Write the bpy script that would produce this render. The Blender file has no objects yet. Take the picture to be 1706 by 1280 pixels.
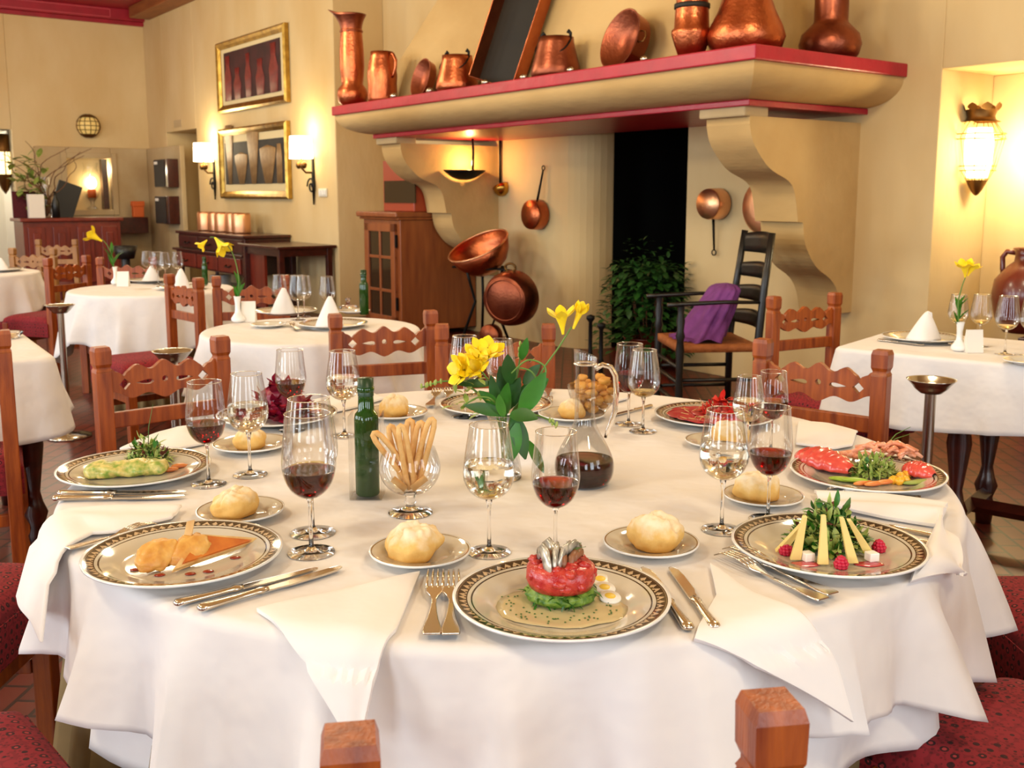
import bpy, math, random
from mathutils import Vector, Matrix, Euler
from mathutils.geometry import tessellate_polygon
from mathutils import noise as mnoise
random.seed(7)
PI = math.pi
scene = bpy.context.scene
COL = scene.collection

# ------------------------------------------------------------------ camera
FOC, PCX, PCY, HOR, CAMZ = 1700.0, 853.0, 589.0, 325.0, 1.336
PITCH = math.atan((PCY - HOR) / FOC)
cam_data = bpy.data.cameras.new('camera')
cam_data.sensor_width = 36.0
cam_data.lens = 36.0 * FOC / 1706.0
cam_data.shift_y = -(640.0 - PCY) / 1706.0
cam_data.clip_start = 0.02
cam_data.dof.use_dof = True
cam_data.dof.focus_distance = 1.75
cam_data.dof.aperture_fstop = 11.0
cam = bpy.data.objects.new('camera', cam_data)
COL.objects.link(cam)
cam.location = (0, 0, CAMZ)
cam.rotation_euler = (PI / 2 - PITCH, 0, 0)
scene.camera = cam

# ------------------------------------------------------------------ world, exposure, daylight, overhead fill lamps
scene.view_settings.view_transform = 'Standard'
scene.view_settings.look = 'None'
scene.view_settings.gamma = 1.0
scene.view_settings.use_curve_mapping = False
scene.view_settings.exposure = 0.07
scene.cycles.use_denoising = True
scene.cycles.max_bounces = 14
scene.cycles.transparent_max_bounces = 40
scene.cycles.transmission_bounces = 12
scene.cycles.glossy_bounces = 6
scene.cycles.sample_clamp_indirect = 6.0
scene.cycles.caustics_refractive = False
scene.cycles.caustics_reflective = False
W = bpy.data.worlds.new('World')
scene.world = W
W.use_nodes = True
W.node_tree.nodes['Background'].inputs[0].default_value = (1.0, 0.88, 0.76, 1)
W.node_tree.nodes['Background'].inputs[1].default_value = 0.42

def area(name, loc, target, sx, sy, power, col):
    d = bpy.data.lights.new(name, 'AREA')
    d.shape = 'RECTANGLE'; d.size = sx; d.size_y = sy
    d.energy = power; d.color = col
    o = bpy.data.objects.new(name, d); COL.objects.link(o)
    o.location = loc
    v = Vector(target) - Vector(loc)
    o.rotation_euler = v.to_track_quat('-Z', 'Y').to_euler()
    return o
def point(name, loc, power, col, r=0.04):
    d = bpy.data.lights.new(name, 'POINT')
    d.energy = power; d.color = col; d.shadow_soft_size = r
    o = bpy.data.objects.new(name, d); COL.objects.link(o); o.location = loc
    return o
# daylight through the tall windows of the two walls behind the photographer
_AX, _AY, _O = Vector((0.5982, -0.8013, 0)), Vector((0.8013, 0.5982, 0)), Vector((1.275, 5.53, 0))
def _room(x, y, z): return _O + _AX * x + _AY * y + Vector((0, 0, z))
DAY = (0.80, 0.91, 1.0)
for x in (-8.0, -5.0, -2.0, 1.0, 4.0):
    area('window_daylight', _room(x, -8.93, 1.95), _room(x, 0, 1.2), 1.2, 2.2, 110, DAY)
for y in (-6.55, -3.95, -1.35):
    area('window_daylight', _room(7.43, y, 1.95), _room(0, y, 1.2), 1.2, 2.2, 66, DAY)
# unseen warm lamps added overhead along the room as general fill
WARM = (1.0, 0.86, 0.60)
for x, y in ((4.4, -3.4), (1.6, -1.0), (1.4, -5.2), (-1.6, -1.9), (-1.8, -5.4), (-5.0, -1.6), (-5.2, -5.0), (-8.6, -1.8), (-9.2, -5.2)):
    point('overhead_fill_light', _room(x, y, 3.1), 86, WARM, 0.22)

# ------------------------------------------------------------------ picture point -> place in the room
CP, SP = math.cos(PITCH), math.sin(PITCH)
def ray(u, v):
    a = (u - PCX) / FOC; b = (v - PCY) / FOC
    return Vector((a, CP - b * SP, -SP - b * CP))
def ground(u, v, z):
    """point at height z seen at (u, v)"""
    r = ray(u, v); k = (z - CAMZ) / r.z
    return Vector((r.x * k, r.y * k, z))
def depth(u, v, y):
    r = ray(u, v); k = y / r.y
    return Vector((r.x * k, y, CAMZ + r.z * k))
def to_px(p):
    z = p[2] - CAMZ
    zc = p[1] * CP - z * SP; yc = -(p[1] * SP + z * CP)
    return (PCX + FOC * p[0] / zc, PCY + FOC * yc / zc)
# frame of the building: origin at the free corner of the chimney hood,
# x along the hood front towards the right, y towards the back wall
O2 = Vector((1.275, 5.53)); AX = Vector((0.5982, -0.8013)); AY = Vector((0.8013, 0.5982))
ROOM = Matrix(((AX.x, AY.x, 0, O2.x), (AX.y, AY.y, 0, O2.y), (0, 0, 1, 0), (0, 0, 0, 1)))
ROOM_INV = ROOM.inverted()
ROOM_ANG = math.atan2(AX.y, AX.x)
def on_front(u, v, yl):
    """room-frame point on the plane y = yl (parallel to the hood front)"""
    r = ray(u, v); k = (yl + O2.dot(AY)) / (r.x * AY.x + r.y * AY.y)
    return ROOM_INV @ Vector((r.x * k, r.y * k, CAMZ + r.z * k))
def on_side(u, v, xl):
    r = ray(u, v); k = (xl + O2.dot(AX)) / (r.x * AX.x + r.y * AX.y)
    return ROOM_INV @ Vector((r.x * k, r.y * k, CAMZ + r.z * k))
def room(x, y, z=0.0):
    return ROOM @ Vector((x, y, z))
def RM(x=0, y=0, z=0, rz=0):
    return ROOM @ Matrix.Translation((x, y, z)) @ Matrix.Rotation(rz, 4, 'Z')
def TM(x=0, y=0, z=0, rz=0):
    return Matrix.Translation((x, y, z)) @ Matrix.Rotation(rz, 4, 'Z')

# ------------------------------------------------------------------ mesh helper
class MB:
    def __init__(s):
        s.v = []; s.f = []; s.mi = []; s.sm = []; s.M = Matrix.Identity(4)
    def add(s, vs, fs, m=0, smooth=False):
        o = len(s.v)
        for p in vs: s.v.append(tuple(s.M @ Vector(p)))
        for f in fs:
            s.f.append(tuple(i + o for i in f)); s.mi.append(m); s.sm.append(smooth)
        return s
    def box(s, x0, x1, y0, y1, z0, z1, m=0):
        vs = [(x0,y0,z0),(x1,y0,z0),(x1,y1,z0),(x0,y1,z0),(x0,y0,z1),(x1,y0,z1),(x1,y1,z1),(x0,y1,z1)]
        return s.add(vs, [(3,2,1,0),(4,5,6,7),(0,1,5,4),(1,2,6,5),(2,3,7,6),(3,0,4,7)], m)
    def lathe(s, prof, n=32, m=0, smooth=True, c=(0,0,0), sx=1, sy=1):
        vs = []; fs = []; rings = []
        for r, z in prof:
            if r < 1e-6:
                rings.append([len(vs)]); vs.append((c[0], c[1], c[2] + z))
            else:
                i0 = len(vs)
                for k in range(n):
                    a = 2 * PI * k / n
                    vs.append((c[0] + r * math.cos(a) * sx, c[1] + r * math.sin(a) * sy, c[2] + z))
                rings.append(list(range(i0, i0 + n)))
        for A, B in zip(rings, rings[1:]):
            if len(A) == 1 and len(B) == 1: continue
            for k in range(n):
                k2 = (k + 1) % n
                if len(A) == 1: fs.append((A[0], B[k2], B[k]))
                elif len(B) == 1: fs.append((A[k], A[k2], B[0]))
                else: fs.append((A[k], A[k2], B[k2], B[k]))
        return s.add(vs, fs, m, smooth)
    def tube(s, pts, r, n=8, m=0, smooth=True, cap=True, flat=1.0):
        pts = [Vector(p) for p in pts]; N = len(pts)
        rad = r if isinstance(r, (list, tuple)) else [r] * N
        vs = []; fs = []; up = None
        for i, p in enumerate(pts):
            t = (pts[min(i + 1, N - 1)] - pts[max(i - 1, 0)])
            if t.length < 1e-9: t = Vector((0, 0, 1))
            t.normalize()
            if up is None:
                up = Vector((0, 0, 1)) if abs(t.z) < 0.9 else Vector((1, 0, 0))
            a = t.cross(up)
            if a.length < 1e-6: a = t.cross(Vector((0, 1, 0.1)))
            a.normalize(); b = a.cross(t).normalized(); up = b
            for k in range(n):
                w = 2 * PI * k / n
                vs.append(p + (a * math.cos(w) + b * math.sin(w) * flat) * rad[i])
        for i in range(N - 1):
            for k in range(n):
                k2 = (k + 1) % n
                fs.append((i*n+k, i*n+k2, (i+1)*n+k2, (i+1)*n+k))
        if cap:
            fs.append(tuple(range(n - 1, -1, -1))); fs.append(tuple((N-1)*n + k for k in range(n)))
        return s.add(vs, fs, m, smooth)
    def cyl(s, a, b, r, n=16, m=0, smooth=True):
        return s.tube([a, b], r, n, m, smooth)
    def prism(s, outer, d0, d1, plane='xz', holes=(), m=0):
        """extruded outline; the outline lies in plane, extruded along the third axis"""
        def P(q, d):
            if plane == 'xz': return (q[0], d, q[1])
            if plane == 'yz': return (d, q[0], q[1])
            return (q[0], q[1], d)
        loops = [list(outer)] + [list(h) for h in holes]
        flat = [q for l in loops for q in l]
        tris = tessellate_polygon([[Vector((q[0], q[1], 0)) for q in l] for l in loops])
        n = len(flat)
        vs = [P(q, d0) for q in flat] + [P(q, d1) for q in flat]
        fs = [tuple(t) for t in tris] + [tuple(i + n for i in reversed(t)) for t in tris]
        o = 0
        for l in loops:
            k = len(l)
            for i in range(k):
                j = (i + 1) % k
                fs.append((o + i, o + j, o + j + n, o + i + n))
            o += k
        return s.add(vs, fs, m)
    def grid(s, fn, nu, nv, m=0, smooth=True, wrap=False):
        vs = [fn(i / nu, j / nv) for j in range(nv + 1) for i in range(nu + (0 if wrap else 1))]
        w = nu if wrap else nu + 1
        fs = []
        for j in range(nv):
            for i in range(nu):
                i2 = (i + 1) % w
                fs.append((j*w + i, j*w + i2, (j+1)*w + i2, (j+1)*w + i))
        return s.add(vs, fs, m, smooth)
    def blob(s, c, r, n=14, m=0, amp=0.0, freq=3.0, seed=0.0, flat_bottom=None):
        """rounded lump with an uneven surface"""
        rx, ry, rz = r if isinstance(r, (tuple, list)) else (r, r, r)
        def fn(u, v):
            a = 2 * PI * u; b = PI * (v - 0.5)
            d = Vector((math.cos(a) * math.cos(b), math.sin(a) * math.cos(b), math.sin(b)))
            k = 1 + amp * mnoise.noise(d * freq + Vector((seed, seed * 1.7, seed * .3)))
            z = d.z * rz * k
            if flat_bottom is not None and z < flat_bottom: z = flat_bottom
            return (c[0] + d.x * rx * k, c[1] + d.y * ry * k, c[2] + z)
        return s.grid(fn, n * 2, n, m, True, True)
    def leaf(s, base, direction, L, wid, m=0, bend=0.3, up=(0, 0, 1), seg=6, fold=0.15):
        d = Vector(direction).normalized(); upv = Vector(up)
        side = d.cross(upv)
        if side.length < 1e-4: side = d.cross(Vector((1, 0, 0)))
        side.normalize(); nrm = side.cross(d).normalized()
        vs = []; fs = []
        for i in range(seg + 1):
            t = i / seg
            w = wid * 0.5 * (math.sin(PI * min(1, t * 0.92 + 0.06)) ** 0.8)
            c = Vector(base) + d * L * t - nrm * bend * L * t * t
            vs += [c - side * w + nrm * w * fold, c, c + side * w + nrm * w * fold]
        for i in range(seg):
            a = i * 3
            fs += [(a, a+1, a+4, a+3), (a+1, a+2, a+5, a+4)]
        return s.add(vs, fs, m, True)
    def build(s, name, mats, parent=None, M=None, bevel=0, sub=0, solid=0, seg=2):
        me = bpy.data.meshes.new(name)
        me.from_pydata(s.v, [], s.f)
        for mt in (mats if isinstance(mats, (list, tuple)) else [mats]): me.materials.append(mt)
        me.polygons.foreach_set('material_index', s.mi)
        me.polygons.foreach_set('use_smooth', s.sm)
        me.validate(); me.update()
        o = bpy.data.objects.new(name, me); COL.objects.link(o)
        if parent is not None: o.parent = parent
        if M is not None: o.matrix_local = M
        if solid:
            d = o.modifiers.new('thickness', 'SOLIDIFY'); d.thickness = solid; d.offset = 0
        if bevel:
            d = o.modifiers.new('edges', 'BEVEL'); d.width = bevel; d.segments = seg; d.limit_method = 'ANGLE'; d.angle_limit = 0.7
        if sub:
            d = o.modifiers.new('smooth', 'SUBSURF'); d.levels = sub; d.render_levels = sub
        return o

def tag(o, label=None, cat=None, group=None, kind=None):
    if label: o['label'] = label
    if cat: o['category'] = cat
    if group: o['group'] = group
    if kind: o['kind'] = kind
    return o
def thing(name, label, cat, M=None, group=None):
    o = bpy.data.objects.new(name, None); COL.objects.link(o)
    o.empty_display_size = 0.05
    if M is not None: o.matrix_world = M
    return tag(o, label, cat, group)
KIDS = {}
def kids(o): return [c for c in bpy.data.objects if c.parent == o]
def dup(src, M, label, group=None):
    def rec(o, parent):
        c = o.copy(); COL.objects.link(c)
        if parent is not None: c.parent = parent
        for ch in kids(o): rec(ch, c)
        return c
    r = rec(src, None)
    r.matrix_world = M
    r['label'] = label
    if group: r['group'] = group
    return r

# ------------------------------------------------------------------ materials
def srgb(h):
    if isinstance(h, str):
        h = h.lstrip('#'); c = [int(h[i:i+2], 16) / 255 for i in (0, 2, 4)]
        return tuple(x / 12.92 if x <= .04045 else ((x + .055) / 1.055) ** 2.4 for x in c)
    return h
def newmat(name):
    m = bpy.data.materials.new(name); m.use_nodes = True
    return m, m.node_tree, m.node_tree.nodes['Principled BSDF']
def lk(nt, a, b): nt.links.new(a, b)
def pbr(name, col, rough=0.5, metal=0.0, var=None, bump=None, spec=None, sss=0, coat=0, stretch=None, trans=0, ior=None):
    """var = (scale, second colour, contrast); bump = (scale, strength)"""
    m, nt, b = newmat(name)
    c = srgb(col)
    b.inputs['Base Color'].default_value = (*c, 1)
    b.inputs['Roughness'].default_value = rough
    b.inputs['Metallic'].default_value = metal
    if spec is not None: b.inputs['Specular IOR Level'].default_value = spec
    if coat: b.inputs['Coat Weight'].default_value = coat; b.inputs['Coat Roughness'].default_value = 0.15
    if sss:
        b.inputs['Subsurface Weight'].default_value = sss
        b.inputs['Subsurface Radius'].default_value = (0.01, 0.005, 0.003)
    if trans: b.inputs['Transmission Weight'].default_value = trans
    if ior: b.inputs['IOR'].default_value = ior
    tc = nt.nodes.new('ShaderNodeTexCoord'); out = tc.outputs['Object']
    if stretch:
        mp = nt.nodes.new('ShaderNodeMapping'); mp.inputs['Scale'].default_value = stretch
        lk(nt, out, mp.inputs[0]); out = mp.outputs[0]
    if var:
        sc, c2, k = var
        n = nt.nodes.new('ShaderNodeTexNoise'); n.inputs['Scale'].default_value = sc
        n.inputs['Detail'].default_value = 4; lk(nt, out, n.inputs['Vector'])
        r = nt.nodes.new('ShaderNodeValToRGB')
        r.color_ramp.elements[0].position = 0.5 - k; r.color_ramp.elements[1].position = 0.5 + k
        r.color_ramp.elements[0].color = (*c, 1); r.color_ramp.elements[1].color = (*srgb(c2), 1)
        lk(nt, n.outputs['Fac'], r.inputs[0]); lk(nt, r.outputs[0], b.inputs['Base Color'])
    if bump:
        n = nt.nodes.new('ShaderNodeTexNoise'); n.inputs['Scale'].default_value = bump[0]
        n.inputs['Detail'].default_value = 3; lk(nt, out, n.inputs['Vector'])
        bp = nt.nodes.new('ShaderNodeBump'); bp.inputs['Strength'].default_value = bump[1]
        bp.inputs['Distance'].default_value = bump[2] if len(bump) > 2 else 0.01
        lk(nt, n.outputs['Fac'], bp.inputs['Height']); lk(nt, bp.outputs[0], b.inputs['Normal'])
    return m
def emit(name, col, strength):
    m, nt, b = newmat(name)
    b.inputs['Base Color'].default_value = (*srgb(col), 1)
    b.inputs['Emission Color'].default_value = (*srgb(col), 1)
    b.inputs['Emission Strength'].default_value = strength
    return m
def math_node(nt, op, a, b=None):
    n = nt.nodes.new('ShaderNodeMath'); n.operation = op
    for i, x in enumerate((a, b)):
        if x is None: continue
        if isinstance(x, (int, float)): n.inputs[i].default_value = x
        else: lk(nt, x, n.inputs[i])
    return n.outputs[0]

M = {}
M['plaster'] = pbr('ochre_plaster', '#d9c395', .85, var=(1.4, '#c6a56c', .30), bump=(9, .3, .02), stretch=(1, 1, .45))
M['plaster_hood'] = pbr('golden_brown_plaster', '#ceaf78', .85, var=(1.6, '#b28e55', .30), bump=(10, .35, .02), stretch=(.6, 1, 1))
M['plaster_grey'] = pbr('greyed_plaster', '#c2ae88', .85, var=(1.6, '#ab8f62', .25), bump=(12, .35, .02))
M['plaster_white'] = pbr('white_plaster', '#dcd6c4', .85, bump=(12, .2, .02))
M['hearth_shade'] = pbr('dark_hearth_shade', '#0b0c09', .95)  # darkness of the deep opening is put into this near-black colour
M['red_paint'] = pbr('crimson_paint', '#b0142f', .32, var=(6, '#9a0f2a', .25), bump=(14, .35, .01))
M['red_ceiling'] = pbr('dark_red_boards', '#a01229', .5, var=(5, '#86101f', .2))
M['wood'] = pbr('reddish_chair_wood', '#ab561c', .38, var=(6, '#6f2a0c', .22), stretch=(9, 9, .9), bump=(30, .1), coat=.06)
M['wood_light'] = pbr('honey_wood', '#a8763c', .4, var=(6, '#8a5a28', .2), stretch=(3, 3, .5))
M['ceiling_bounce'] = pbr('tan_bounce_ceiling', '#b59262', .7, var=(5, '#a07e50', .2))
M['wood_beam'] = pbr('brown_beam', '#93582a', .5, var=(5, '#7a4420', .2), stretch=(.6, 3, 3))
M['wood_cab'] = pbr('warm_cabinet_wood', '#96552a', .38, var=(5, '#7c4020', .22), stretch=(4, 4, .5))
M['wood_dark'] = pbr('dark_mahogany', '#47170d', .3, var=(6, '#2d0d08', .2), stretch=(1, 4, 4), coat=.3)
M['wood_bar'] = pbr('red_mahogany', '#7c2a18', .36, var=(5, '#5e1c10', .2), stretch=(3, 3, .6), coat=.3)
M['black_wood'] = pbr('black_painted_wood', '#15120f', .35)
M['iron'] = pbr('black_iron', '#151210', .5, metal=.6)
M['rush'] = pbr('woven_rush', '#a5602c', .7, var=(25, '#8a4a1c', .2), bump=(60, .6))
M['copper'] = pbr('copper', '#c8754a', .33, metal=1, var=(7, '#a55234', .25), bump=(48, .3, .01))
M['copper_dull'] = pbr('aged_copper', '#a55f42', .38, metal=1, var=(7, '#70382a', .3), bump=(45, .2, .01))
M['copper_bright'] = pbr('bright_copper', '#eab085', .36, metal=1, bump=(30, .15, .01))
M['tin'] = pbr('blackened_lining', '#1c1710', .6, metal=.3, var=(4, '#2a2418', .3))
M['brass'] = pbr('brass', '#b58a3c', .25, metal=1)
M['gilt'] = pbr('gilt_frame', '#c9a24c', .3, metal=.85, var=(12, '#8c6a2a', .25), bump=(40, .2))
M['bronze'] = pbr('aged_bronze', '#6b4a24', .4, metal=.9)
M['silver'] = pbr('polished_silver', '#d6cab8', .2, metal=1)
M['steel'] = pbr('brushed_steel', '#b9b0a2', .22, metal=1)
M['linen'] = pbr('white_linen', '#e4e0de', .85, bump=(6.5, .6, .025), spec=.15)
M['linen_napkin'] = pbr('napkin_linen', '#ebe7e4', .85, bump=(11, .3, .012), spec=.15)
M['skirt'] = pbr('olive_table_skirt', '#8a744a', .85, var=(8, '#7a653e', .2))
M['violet'] = pbr('violet_wool', '#7a3c80', .9, var=(20, '#6a3070', .2), bump=(90, .3))
M['leaf'] = pbr('green_leaf', '#3c8420', .4, var=(9, '#1f4c12', .25))
M['leaf_dark'] = pbr('dark_leaf', '#2f6620', .45, var=(9, '#1b3a12', .25))
M['leaf_pale'] = pbr('pale_green_leaf', '#7f9a3c', .5, var=(30, '#a9b45c', .25))
M['stem'] = pbr('green_stem', '#5b7d2c', .5)
M['petal'] = pbr('yellow_petal', '#f8de1c', .5, sss=.15, var=(20, '#f0cc10', .2))
M['twig'] = pbr('brown_twig', '#6a4426', .7)
M['china_white'] = pbr('white_china', '#e3e2de', .12, coat=.4)
M['paper'] = pbr('white_card', '#e8e2d8', .7)
M['plastic_black'] = pbr('black_plastic', '#121212', .4)
M['orange'] = pbr('orange_card', '#c85a1a', .6)
M['terracotta'] = pbr('glazed_brown_clay', '#6e2414', .3, var=(5, '#551a0e', .25), coat=.4)
M['cushion_plain'] = pbr('dark_red_cushion', '#5e141c', .85, var=(40, '#4a0e16', .2))
M['microwave'] = pbr('rust_metal_case', '#9a3a1c', .4)
M['dark_glass'] = pbr('dark_cabinet_glass', '#2a1d12', .08, spec=.6)

def thin_glass(name, tint=(1, 1, 1), ior=1.5, gain=1.0):
    m = bpy.data.materials.new(name); m.use_nodes = True; nt = m.node_tree; nt.nodes.clear()
    o = nt.nodes.new('ShaderNodeOutputMaterial'); mx = nt.nodes.new('ShaderNodeMixShader')
    t = nt.nodes.new('ShaderNodeBsdfTransparent'); t.inputs[0].default_value = (*tint, 1)
    g = nt.nodes.new('ShaderNodeBsdfGlossy'); g.inputs['Roughness'].default_value = 0.02
    f = nt.nodes.new('ShaderNodeFresnel'); f.inputs[0].default_value = ior
    k = math_node(nt, 'MULTIPLY', f.outputs[0], gain); k = math_node(nt, 'MINIMUM', k, 0.52)
    lk(nt, k, mx.inputs[0]); lk(nt, t.outputs[0], mx.inputs[1]); lk(nt, g.outputs[0], mx.inputs[2]); lk(nt, mx.outputs[0], o.inputs[0])
    return m
M['glass'] = thin_glass('clear_thin_glass', (.994, .994, .992), 1.5, 1.25)
M['acrylic'] = thin_glass('clear_acrylic', (.997, .997, .996), 1.35, .8)
M['glass_green'] = pbr('green_bottle_glass', '#1a4a12', .06, trans=.35, spec=.6)
M['glass_solid'] = pbr('solid_clear_glass', '#ffffff', .02, trans=1, ior=1.45)
M['water'] = pbr('water', '#fffdf4', .0, trans=1, ior=1.33)
def wine(name):
    m, nt, b = newmat(name)
    b.inputs['Base Color'].default_value = (1, 1, 1, 1); b.inputs['Roughness'].default_value = 0.0
    b.inputs['Transmission Weight'].default_value = 1; b.inputs['IOR'].default_value = 1.34
    a = nt.nodes.new('ShaderNodeVolumeAbsorption'); a.inputs[0].default_value = (.90, .0, .20, 1); a.inputs[1].default_value = 330
    lk(nt, a.outputs[0], nt.nodes['Material Output'].inputs['Volume'])
    return m
M['wine'] = wine('red_wine')

def tile_floor():
    m, nt, b = newmat('terracotta_tiles')
    tc = nt.nodes.new('ShaderNodeTexCoord'); mp = nt.nodes.new('ShaderNodeMapping')
    mp.inputs['Rotation'].default_value = (0, 0, .7)
    br = nt.nodes.new('ShaderNodeTexBrick'); br.inputs['Scale'].default_value = 3.2
    br.inputs['Color1'].default_value = (*srgb('#6e2a1c'), 1); br.inputs['Color2'].default_value = (*srgb('#5a1f15'), 1)
    br.inputs['Mortar'].default_value = (*srgb('#2a0f0a'), 1); br.inputs['Mortar Size'].default_value = .02
    lk(nt, tc.outputs['Object'], mp.inputs[0]); lk(nt, mp.outputs[0], br.inputs['Vector'])
    lk(nt, br.outputs['Color'], b.inputs['Base Color']); b.inputs['Roughness'].default_value = .35
    bp = nt.nodes.new('ShaderNodeBump'); bp.inputs['Strength'].default_value = .4; bp.inputs['Distance'].default_value = .01
    bp.invert = True
    lk(nt, br.outputs['Fac'], bp.inputs['Height']); lk(nt, bp.outputs[0], b.inputs['Normal'])
    return m
M['floor'] = tile_floor()
def seat_fabric():
    m, nt, b = newmat('red_patterned_fabric')
    tc = nt.nodes.new('ShaderNodeTexCoord')
    v = nt.nodes.new('ShaderNodeTexVoronoi'); v.inputs['Scale'].default_value = 42; v.inputs['Randomness'].default_value = .25
    v2 = nt.nodes.new('ShaderNodeTexVoronoi'); v2.inputs['Scale'].default_value = 110; v2.inputs['Randomness'].default_value = .6
    lk(nt, tc.outputs['Object'], v.inputs['Vector']); lk(nt, tc.outputs['Object'], v2.inputs['Vector'])
    r = nt.nodes.new('ShaderNodeValToRGB'); r.color_ramp.interpolation = 'CONSTANT'
    e = r.color_ramp.elements; e[0].color = (*srgb('#a8383a'), 1); e[0].position = 0
    e[1].color = (*srgb('#3a0e12'), 1); e[1].position = .16
    x = e.new(.30); x.color = (*srgb('#8a1c26'), 1)
    x = e.new(.56); x.color = (*srgb('#7a1620'), 1)
    lk(nt, v.outputs['Distance'], r.inputs[0])
    r2 = nt.nodes.new('ShaderNodeValToRGB'); r2.color_ramp.interpolation = 'CONSTANT'
    r2.color_ramp.elements[0].color = (.25, .25, .25, 1); r2.color_ramp.elements[1].position = .3; r2.color_ramp.elements[1].color = (1, 1, 1, 1)
    lk(nt, v2.outputs['Distance'], r2.inputs[0])
    mx = nt.nodes.new('ShaderNodeMix'); mx.data_type = 'RGBA'; mx.blend_type = 'MULTIPLY'; mx.inputs[0].default_value = .6
    lk(nt, r.outputs[0], mx.inputs[6]); lk(nt, r2.outputs[0], mx.inputs[7]); lk(nt, mx.outputs[2], b.inputs['Base Color'])
    b.inputs['Roughness'].default_value = .9
    return m
M['seat_fabric'] = seat_fabric()
def plate_mat(name, R, band, centre='#c9c2b2'):
    """glazed china with a white lip and a brown ornamental band near the rim"""
    m, nt, b = newmat(name)
    tc = nt.nodes.new('ShaderNodeTexCoord'); sx = nt.nodes.new('ShaderNodeSeparateXYZ'); lk(nt, tc.outputs['Object'], sx.inputs[0])
    X, Y, Z = sx.outputs
    r = math_node(nt, 'SQRT', math_node(nt, 'ADD', math_node(nt, 'MULTIPLY', X, X), math_node(nt, 'MULTIPLY', Y, Y)))
    q = math_node(nt, 'DIVIDE', r, R)
    ramp = nt.nodes.new('ShaderNodeValToRGB'); ramp.color_ramp.interpolation = 'CONSTANT'
    e = ramp.color_ramp.elements
    cen, brown, tan, white = srgb(centre), srgb('#3a2c20'), srgb('#c0a684'), srgb('#e9e8e4')
    e[0].position = 0; e[0].color = (*cen, 1)
    if band:
        e[1].position = .815; e[1].color = (*brown, 1)
        for p, c in ((.83, cen), (.862, brown), (.872, tan), (.955, brown), (.968, white)):
            x = e.new(p); x.color = (*c, 1)
    else:
        e[1].position = .94; e[1].color = (*srgb('#8a7350'), 1)
        x = e.new(.965); x.color = (*white, 1)
    lk(nt, q, ramp.inputs[0]); col = ramp.outputs[0]
    if band:
        ang = math_node(nt, 'ARCTAN2', Y, X)
        s = math_node(nt, 'PINGPONG', math_node(nt, 'MULTIPLY', ang, 9.5), 0.5)      # triangles round the rim
        lim = math_node(nt, 'ADD', math_node(nt, 'MULTIPLY', s, 0.13), 0.878)
        inner = math_node(nt, 'MULTIPLY', math_node(nt, 'GREATER_THAN', q, .872), math_node(nt, 'LESS_THAN', q, .955))
        tri = math_node(nt, 'MULTIPLY', math_node(nt, 'GREATER_THAN', q, lim), inner)
        dots = math_node(nt, 'MULTIPLY', math_node(nt, 'GREATER_THAN', math_node(nt, 'SINE', math_node(nt, 'MULTIPLY', ang, 90)), .2),
                         math_node(nt, 'MULTIPLY', math_node(nt, 'GREATER_THAN', q, .872), math_node(nt, 'LESS_THAN', q, .892)))
        fac = math_node(nt, 'MAXIMUM', tri, dots)
        up = math_node(nt, 'GREATER_THAN', Z, .004)
        mx = nt.nodes.new('ShaderNodeMix'); mx.data_type = 'RGBA'
        lk(nt, fac, mx.inputs[0]); lk(nt, col, mx.inputs[6]); mx.inputs[7].default_value = (*brown, 1)
        col = mx.outputs[2]
    lk(nt, col, b.inputs['Base Color'])
    b.inputs['Roughness'].default_value = .1; b.inputs['Coat Weight'].default_value = .3
    return m
M['plate'] = plate_mat('banded_china', .155, True)
M['side_plate'] = plate_mat('plain_edged_china', .08, False)
# ================================================================== THE ROOM
YB, YP, XF, CEIL = 1.40, 0.80, -12.6, 4.08
def struct(name, mb, m, bevel=0, M_=ROOM, seg=2):
    o = mb.build(name, m, None, M_, bevel, seg=seg)
    return tag(o, kind='structure')
fl = MB(); fl.box(-13.6, 8, -9, 3.8, -.1, 0); struct('floor', fl, M['floor'])
ce = MB(); ce.box(-13.6, -9.6, -9, 3.8, CEIL, CEIL + .1); ce.box(-9.6, 8, -9, 3.8, CEIL, CEIL + .1, 1); struct('ceiling', ce, [M['red_ceiling'], M['ceiling_bounce']])  # near part, out of view, is coloured tan to brighten bounce and reflections
M['crimson_line'] = pbr('paler_crimson_line', '#c04a52', .5)
# back wall with the fireplace opening and the lamp alcove on its right
AL0, AL1, ALD, ALZ = .224, 2.9, .58, 2.07
OP1 = -1.80; OP0 = on_front(1020, 300, YB + .30).x
wb = MB()
end = [(-6.34, YB), (OP0 - .30, YB)] + [(OP0 - .30 + .30 * math.sin(a), YB + .30 - .30 * math.cos(a)) for a in [i * PI / 16 for i in range(1, 9)]] + [(OP0, YB + .32), (-6.34, YB + .32)]
wb.prism(end, 0, CEIL, 'xy')
wb.box(OP1, AL0, YB, YB + .75, 0, CEIL); wb.box(-6.34, OP0 - .6, YB + .32, YB + .75, 0, CEIL)
wb.box(OP0, OP1, YB, YB + .75, 1.95, CEIL)
wb.box(AL0, 7.5, YB, YB + .75, ALZ, CEIL)
wb.box(AL0, 7.5, YB + ALD, YB + .75, 0, ALZ)
wb.box(AL1, 7.5, YB, YB + ALD, 0, ALZ)
struct('wall_back', wb, M['plaster'], .012)
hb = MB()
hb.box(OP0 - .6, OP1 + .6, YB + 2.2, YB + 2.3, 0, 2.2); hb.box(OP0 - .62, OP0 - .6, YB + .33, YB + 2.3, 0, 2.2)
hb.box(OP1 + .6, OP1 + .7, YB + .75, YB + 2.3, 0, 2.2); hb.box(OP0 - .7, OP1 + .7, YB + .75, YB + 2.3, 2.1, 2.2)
struct('wall_hearth', hb, M['hearth_shade'])
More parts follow.
